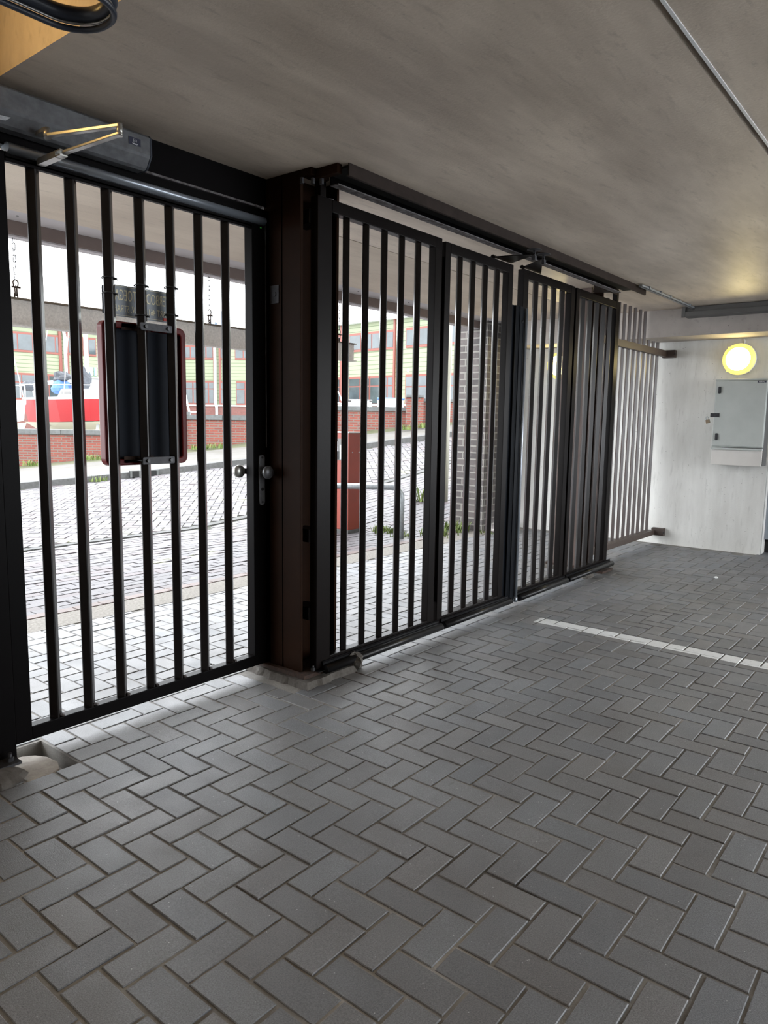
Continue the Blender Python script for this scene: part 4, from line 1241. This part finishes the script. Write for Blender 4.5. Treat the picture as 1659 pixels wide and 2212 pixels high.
wB, _ = wing('middle wing of the pale green building, seen between the door bars', 396, 57.5, 610, 56.5, 7.3,
     [(401, 432, 5.74, 6.82, (415,), None), (432, 463, 5.74, 6.82, (448,), None), (403, 436, 2.28, 4.12, (419,), 3.5), (436, 465, 2.28, 4.12, (452,), 3.5),
      (477, 495, 5.74, 6.82, (), None), (509, 545, 5.74, 6.82, (527,), None), (478, 495, 2.28, 4.12, (), 3.5), (511, 545, 2.28, 4.12, (530,), 3.5), (555, 600, 5.7, 6.8, (575,), None), (555, 600, 2.28, 4.12, (575,), 3.5)],
     [(463, 466.5), (475, 479)], [468.5])
wC, blkC = wing('right wing of the pale green building, behind the red ticket post wall', 622, 51.7, 1040, 39.5, 7.28,
     [(752, 777, 5.55, 6.70, (), None), (778, 800, 5.55, 6.70, (), None), (800, 846, 5.55, 6.70, (830,), None), (752, 796, 2.2, 4.02, (776,), 3.4), (797, 846, 2.2, 4.02, (834,), 3.4),
      (872, 894, 5.55, 6.70, (), None), (900, 940, 5.55, 6.70, (919,), None), (872, 894, 2.2, 4.02, (), 3.3), (898, 940, 2.2, 4.02, (918,), 3.3),
      (640, 735, 5.55, 6.70, (680, 716), None), (650, 733, 2.2, 4.02, (690, 716), 3.4), (960, 1020, 5.55, 6.7, (990,), None), (960, 1020, 2.2, 4.0, (990,), 3.3)],
     [(734, 739), (846, 849.5), (740, 741)], [])
MB().lathe((*(plan(878, 43.6)), 4.25), (-FW.x, -FW.y, 0), [(0.01, 0), (0.13, 0.02), (0.13, 0.12), (0.0, 0.16)], 16).build('facade_lamp', 'render', wC)

fb = thing('brick_apartment_block', 'overexposed pale brick block above the height beam at far left', 'building', (60, 60, 0))
a = plan(-90, 84); b = plan(139, 78); e = (b - a).normalized(); n = Vector((-e.y, e.x))
if n.dot(FW) < 0: n = -n
fb.location = (a.x, a.y, 0.28)
P = [a, b, b + n * 14, a + n * 14]
MB().prism([(p.x, p.y) for p in P], 'z', 0.28, 15.6).build('walls', 'brickfar', fb)
c_ = a + (b - a) * (113 / 229.0)
W_ = MB().prism([(p.x, p.y) for p in (c_ - n * .1 - e * .55, c_ - n * .1 + e * .55, c_, c_ - e * .5)], 'z', 13.6, 14.9).build('window', 'render', fb)
MB().prism([(p.x, p.y) for p in (c_ - n * .14 - e * .40, c_ - n * .14 + e * .40, c_ - n * .09 + e * .4, c_ - n * .09 - e * .4)], 'z', 13.8, 14.7).build('pane', 'glass', W_)
for p0, p1, zt2, lab in ((455, 467, 20.3, 'shorter blue-grey tower beyond the green building'), (473, 491, 22.4, 'taller blue-grey tower beyond the green building'), (430, 436, 19.6, 'thin grey rooftop block left of the two far towers')):
    a = plan(p0, 150); b = plan(p1, 150)
    t_ = thing('distant_tower', lab, 'building', (a.x, a.y, 0.28), 'blue-grey towers on the skyline')
    P = [a, b, b + FW * 3, a + FW * 3]
    MB().prism([(p.x, p.y) for p in P], 'z', 0.28, zt2).build('facade', 'tower', t_)

# ------------------------------------------------------------------ boats in the yard
def boat(label, px_stern, px_bow, d0, d1, zs, zk, zb0, hullm, beam, mirror=1):
    s = plan(px_stern, d0); b = plan(px_bow, d1); ax = (b - s); L = ax.length; ax.normalize(); sd = Vector((-ax.y, ax.x))
    bt = thing('sailboat', label, 'boat', (s.x, s.y, 0.28))
    secs = [(0.0, 0.62), (0.12, 0.80), (0.35, 1.0), (0.6, 0.93), (0.8, 0.62), (0.93, 0.25), (1.0, 0.02)]
    def ring(f, w, z, inset=1.0):
        c = s + ax * (L * f)
        return [(c.x + sd.x * w * beam / 2 * k * inset, c.y + sd.y * w * beam / 2 * k * inset, z) for k in (-1, 1)]
    def loft(z0_, i0, z1_, i1, cap):
        mb = MB(); vs = []
        for f, w in secs:
            g = f * 0.97 if i0 < 1 else f
            lo = ring(f * (0.94 if i0 < .9 else 1.0) + (0.03 if i0 < .9 else 0), w, z0_ + (0.25 * f * f if i0 < .9 else 0.1 * f * f), i0); hi = ring(f, w, z1_ + 0.18 * f * f, i1)
            vs += [lo[0], hi[0], hi[1], lo[1]]
        fs = []
        for i in range(len(secs) - 1):
            for k in range(4):
                fs.append((i * 4 + k, i * 4 + (k + 1) % 4, (i + 1) * 4 + (k + 1) % 4, (i + 1) * 4 + k))
        fs += [(0, 1, 2, 3), tuple(len(vs) - 4 + k for k in (3, 2, 1, 0))]
        return mb.add(vs, fs)
    loft(zk, 0.86, zs, 1.0, True).build('topsides', hullm, bt)
    loft(zb0, 0.15, zk, 0.86, True).build('underbody', 'boatbelow', bt)
    mbk = MB()
    c = s + ax * (L * .45)
    P = [c - ax * L * .12 - sd * .12, c + ax * L * .12 - sd * .12, c + ax * L * .12 + sd * .12, c - ax * L * .12 + sd * .12]
    mbk.prism([(p.x, p.y) for p in P], 'z', 0.28, zb0 + .1).build('keel', 'boatbelow', bt)
    loft(zs - .02, 1.0, zs + .06, 0.99, True).build('deck', 'boatwhite', bt)
    cs = s + ax * (L * .28); ce = s + ax * (L * .74)
    hw = beam * .3
    P0 = [cs - sd * hw, ce - sd * hw * .6, ce + sd * hw * .6, cs + sd * hw]
    P1 = [cs + ax * .15 - sd * hw * .8, ce - ax * .9 - sd * hw * .5, ce - ax * .9 + sd * hw * .5, cs + ax * .15 + sd * hw * .8]
    cabn = MB().add([(p.x, p.y, zs) for p in P0] + [(p.x, p.y, zs + .42) for p in P1], [(0, 1, 5, 4), (1, 2, 6, 5), (2, 3, 7, 6), (3, 0, 4, 7), (4, 5, 6, 7)]).build('cabin', 'boatwhite', bt, 0.03)
    return bt, s, ax, sd, L, zs, cabn
bt, s_, ax, sd, L_, zs, cabn = boat('red-hulled sailboat on stands behind the low brick wall', 82, 345, 30.5, 28.5, 1.98, 1.06, 0.75, 'hull', 2.3)
front = -1 if (sd.dot(FW) > 0) else 1
def bp_(f, w, z):
    p = s_ + ax * (L_ * f) + sd * (front * w); return (p.x, p.y, z)
MB().tube([bp_(.44, 0, zs + .3), bp_(.44, 0, zs + 9.5)], 0.085, 10).build('mast', 'boatwhite', bt)
MB().tube([bp_(.43, 0, zs + .75), bp_(.20, 0, zs + .72), bp_(.05, 0, zs + .7)], 0.06, 8).build('boom', 'boatwhite', bt)
MB().blob(bp_(.42, 0.1, zs + .75), 0.30, 0.30, 0.55, 3, 0.3).build('sail_cover', 'darkcov', bt)
MB().blob(bp_(.255, 0.2, zs + .50), 0.35, 0.35, 0.30, 4, 0.3).build('blue_cover', 'bluecov', bt)
MB().blob(bp_(.24, 0.0, zs + .85), 0.40, 0.35, 0.28, 6, 0.4).build('spray_hood', 'darkcov', bt)
MB().blob(bp_(-.02, 0.1, zs + .55), 0.42, 0.35, 0.22, 7, 0.2).build('outboard_cover', 'darkcov', bt)
MB().tube([bp_(.0, .1, zs + .4), bp_(.03, .1, zs - .15), bp_(.02, .1, 1.2)], 0.06, 8).build('outboard_leg', 'boatwhite', bt)
for f in (0.02, .14, .60, .80):
    MB().tube([bp_(f, .9 if f < .7 else .6, zs + .05), bp_(f, .9 if f < .7 else .6, zs + .60)], 0.02, 6).build('stanchion', 'boatwhite', bt)
MB().tube([bp_(.02, .9, zs + .58), bp_(.14, .95, zs + .58), bp_(.60, .9, zs + .55), bp_(.80, .6, zs + .58)], 0.012, 6).build('lifeline', 'boatwhite', bt)
MB().tube([bp_(.44, 0, zs + 8.5), bp_(.40, 1.05, zs + .1)], 0.014, 6).build('shroud', 'boatwhite', bt)
MB().tube([bp_(.44, 0, zs + 9.3), bp_(0.0, 0, zs + .1)], 0.014, 6).build('backstay', 'boatwhite', bt)
for f in (.36, .47):
    MB().obox(bp_(f, .66, zs + .26), ax.to_3d() * .22, sd.to_3d() * .03, (0, 0, .06)).build('cabin_window', 'duct', cabn)
for f in (.2, .6):
    MB().bar(bp_(f, .8, 0.28), bp_(f, .6, 1.0), 0.08, 0.08).build('stand_leg', 'galv', bt)
bt2, s_, ax, sd, L_, zs, cabn = boat('white sailboat whose bow shows at the far left behind the low wall', -130, 60, 25.5, 25.8, 1.62, 0.9, 0.6, 'boatwhite', 2.1)
MB().tube([(*(s_ + ax * L_ * .8), zs + .1), (*(s_ + ax * L_ * .84), zs + .75), (*(s_ + ax * L_ * 1.0), zs + .75), (*(s_ + ax * L_ * 1.0), zs + .1)], 0.02, 6).build('pulpit', 'boatwhite', bt2)
MB().tube([(*(s_ + ax * L_ * .45), zs + .1), (*(s_ + ax * L_ * .45), zs + 9)], 0.07, 8).build('mast', 'boatwhite', bt2)
MB().tube([(*(s_ + ax * L_ * .45), zs + 8.5), (*(s_ + ax * L_ * .99), zs + .2)], 0.014, 6).build('forestay', 'boatwhite', bt2)
ps = plan(401, 24)
pp = thing('leaning_pole', 'white pole leaning above the coping of the middle wall stretch', 'pole', (ps.x, ps.y, 0.28))
pe = plan(417, 24)
MB().tube([(ps.x, ps.y, 2.15), (pe.x, pe.y, 1.0)], 0.03, 8).build('pole', 'boatwhite', pp)
pa_ = plan(409, 24); pb_ = plan(426, 24)
MB().bar((pa_.x, pa_.y, 1.53), (pb_.x, pb_.y, 1.53), 0.05, 0.04).build('crossbar', 'boatwhite', pp)
MB().cyl((pe.x, pe.y, 0.28), (pe.x, pe.y, 1.02), 0.03, 8).build('foot', 'boatwhite', pp)
# trestle, tarpaulin and dinghies behind the right wall stretch
t0, t1, t2 = plan(714, 21), plan(728, 21), plan(741, 21)
tv = thing('white_trestle', 'white A-shaped trestle above the wall left of the tarpaulin', 'trestle', (t1.x, t1.y, 0.28))
MB().tube([(t0.x, t0.y, 0.30), (t0.x, t0.y, 1.75), (t1.x, t1.y, 2.15), (t2.x, t2.y, 1.75), (t2.x, t2.y, 0.30)], 0.03, 8).build('frame', 'boatwhite', tv)
MB().tube([(t0.x, t0.y, 1.85), (t2.x, t2.y, 1.80)], 0.022, 8).build('brace', 'boatwhite', tv)
c_ = plan(768, 22.6)
tag(MB().blob((c_.x, c_.y, 1.55), 0.40, 0.35, 0.42, 31, 0.25, flat=False).box((c_.x - .3, c_.y - .3, 0.28), (c_.x + .3, c_.y + .3, 1.3)).build('tarpaulin_bundle', 'boatwhite'), 'white tarpaulin bundle behind the wall beside the dinghies', 'tarpaulin')
def dinghy(p0, p1, d, z, label, rim):
    a = plan(p0, d); b = plan(p1, d); e = (b - a); L = e.length; e.normalize(); n = FW
    g = thing('dinghy', label, 'boat', (a.x, a.y, 0.28), 'small dinghies behind the wall')
    mb = MB(); vs = []
    for f, w in ((0, .55), (.3, .75), (.7, .7), (.9, .4), (1, .05)):
        c = a + e * L * f
        for k, zz, ww in ((-1, z, w), (-1, z - .45, w * .7), (1, z - .45, w * .7), (1, z, w)):
            vs.append((c.x + n.x * ww * k, c.y + n.y * ww * k, zz))
    fs = []
    for i in range(4):
        for k in range(4):
            fs.append((i * 4 + k, i * 4 + (k + 1) % 4, (i + 1) * 4 + (k + 1) % 4, (i + 1) * 4 + k))
    fs += [(0, 1, 2, 3), (19, 18, 17, 16)]
    mb.add(vs, fs).build('hull', 'boatwhite', g)
    c0 = a - n * .62; c1 = b - n * .3
    MB().tube([(c0.x, c0.y, z), ((c0.x + c1.x) / 2 - n.x * .1, (c0.y + c1.y) / 2 - n.y * .1, z), (c1.x, c1.y, z)], 0.035, 8).build('rubbing_strake', rim, g)
    m0 = (a + b) / 2
    MB().box((m0.x - .3, m0.y - .3, 0.28), (m0.x + .3, m0.y + .3, z - .4)).build('trestle', 'yard', g)
dinghy(752, 800, 19.6, 1.86, 'pale dinghy with grey rim left of the blue-rimmed one', 'duct')
dinghy(812, 868, 20.8, 1.95, 'pale dinghy with blue rim behind the wall', 'bluecov')

# ------------------------------------------------------------------ grass tufts
def tuft(x, y, z, r, h, n, label, seed):
    rnd = random.Random(seed); mb = MB()
    for _ in range(n):
        a = rnd.uniform(0, 2 * PI); rr_ = r * math.sqrt(rnd.random())
        bx, by = x + rr_ * math.cos(a), y + rr_ * math.sin(a)
        hh = h * rnd.uniform(.4, 1); w = 0.006 + h * 0.03
        a2 = rnd.uniform(0, 2 * PI); lx, ly = math.cos(a2) * hh * .5, math.sin(a2) * hh * .5
        px_, py_ = -math.sin(a2) * w, math.cos(a2) * w
        mb.add([(bx - px_, by - py_, z), (bx + px_, by + py_, z), (bx + lx * .4 + px_ * .7, by + ly * .4 + py_ * .7, z + hh * .65), (bx + lx * .4 - px_ * .7, by + ly * .4 - py_ * .7, z + hh * .65), (bx + lx, by + ly, z + hh)],
               [(0, 1, 2, 3), (3, 2, 4)])
    o = mb.build('grass_tuft', 'grass', None, 0, False)
    return tag(o, label, 'grass', 'weeds along the street')
tuft(6.95, 5.60, 0, .14, .10, 70, 'grass tuft at the right foot of the red ticket post', 1)
tuft(6.84, 5.25, 0, .12, .07, 60, 'grass tuft around the leg of the hoop rail', 2)
tuft(7.25, 4.98, 0.0, .25, .09, 90, 'mossy weeds between the hoop rail and the brick pier', 3)
tuft(7.66, 4.98, 0, .16, .16, 80, 'taller weeds at the left foot of the grey brick pier', 4)
tuft(7.78, 4.64, 0, .12, .05, 50, 'low weeds in front of the grey brick pier', 5)
p = plan(907, 10.6); tuft(p.x, p.y, ramp_z(p.x, p.y), .06, .30, 14, 'tall thin weed growing in the street near the cream pipe', 6)
p = plan(160, 13.6); tuft(p.x, kerb_y(p.x) - .05, ramp_z(p.x, kerb_y(p.x)), .16, .12, 50, 'small weed at the kerb left of the gully', 7)
for i, (px, lab) in enumerate(((70, 'grass at the foot of the lowest wall, far left'), (200, 'grass at the foot of the wall left of the framed panel'), (430, 'weeds at the wall foot just right of the framed panel'), (465, 'small grass clump at the wall foot behind the sixth bar'), (872, 'green weed at the foot of the taller brick pier'), (915, 'moss and grass at the foot of the far right wall'))):
    p = plan(px, WALL_D - .42); tuft(p.x, p.y, ramp_z(p.x, p.y) + .12, .22, .15, 70, lab, 20 + i)
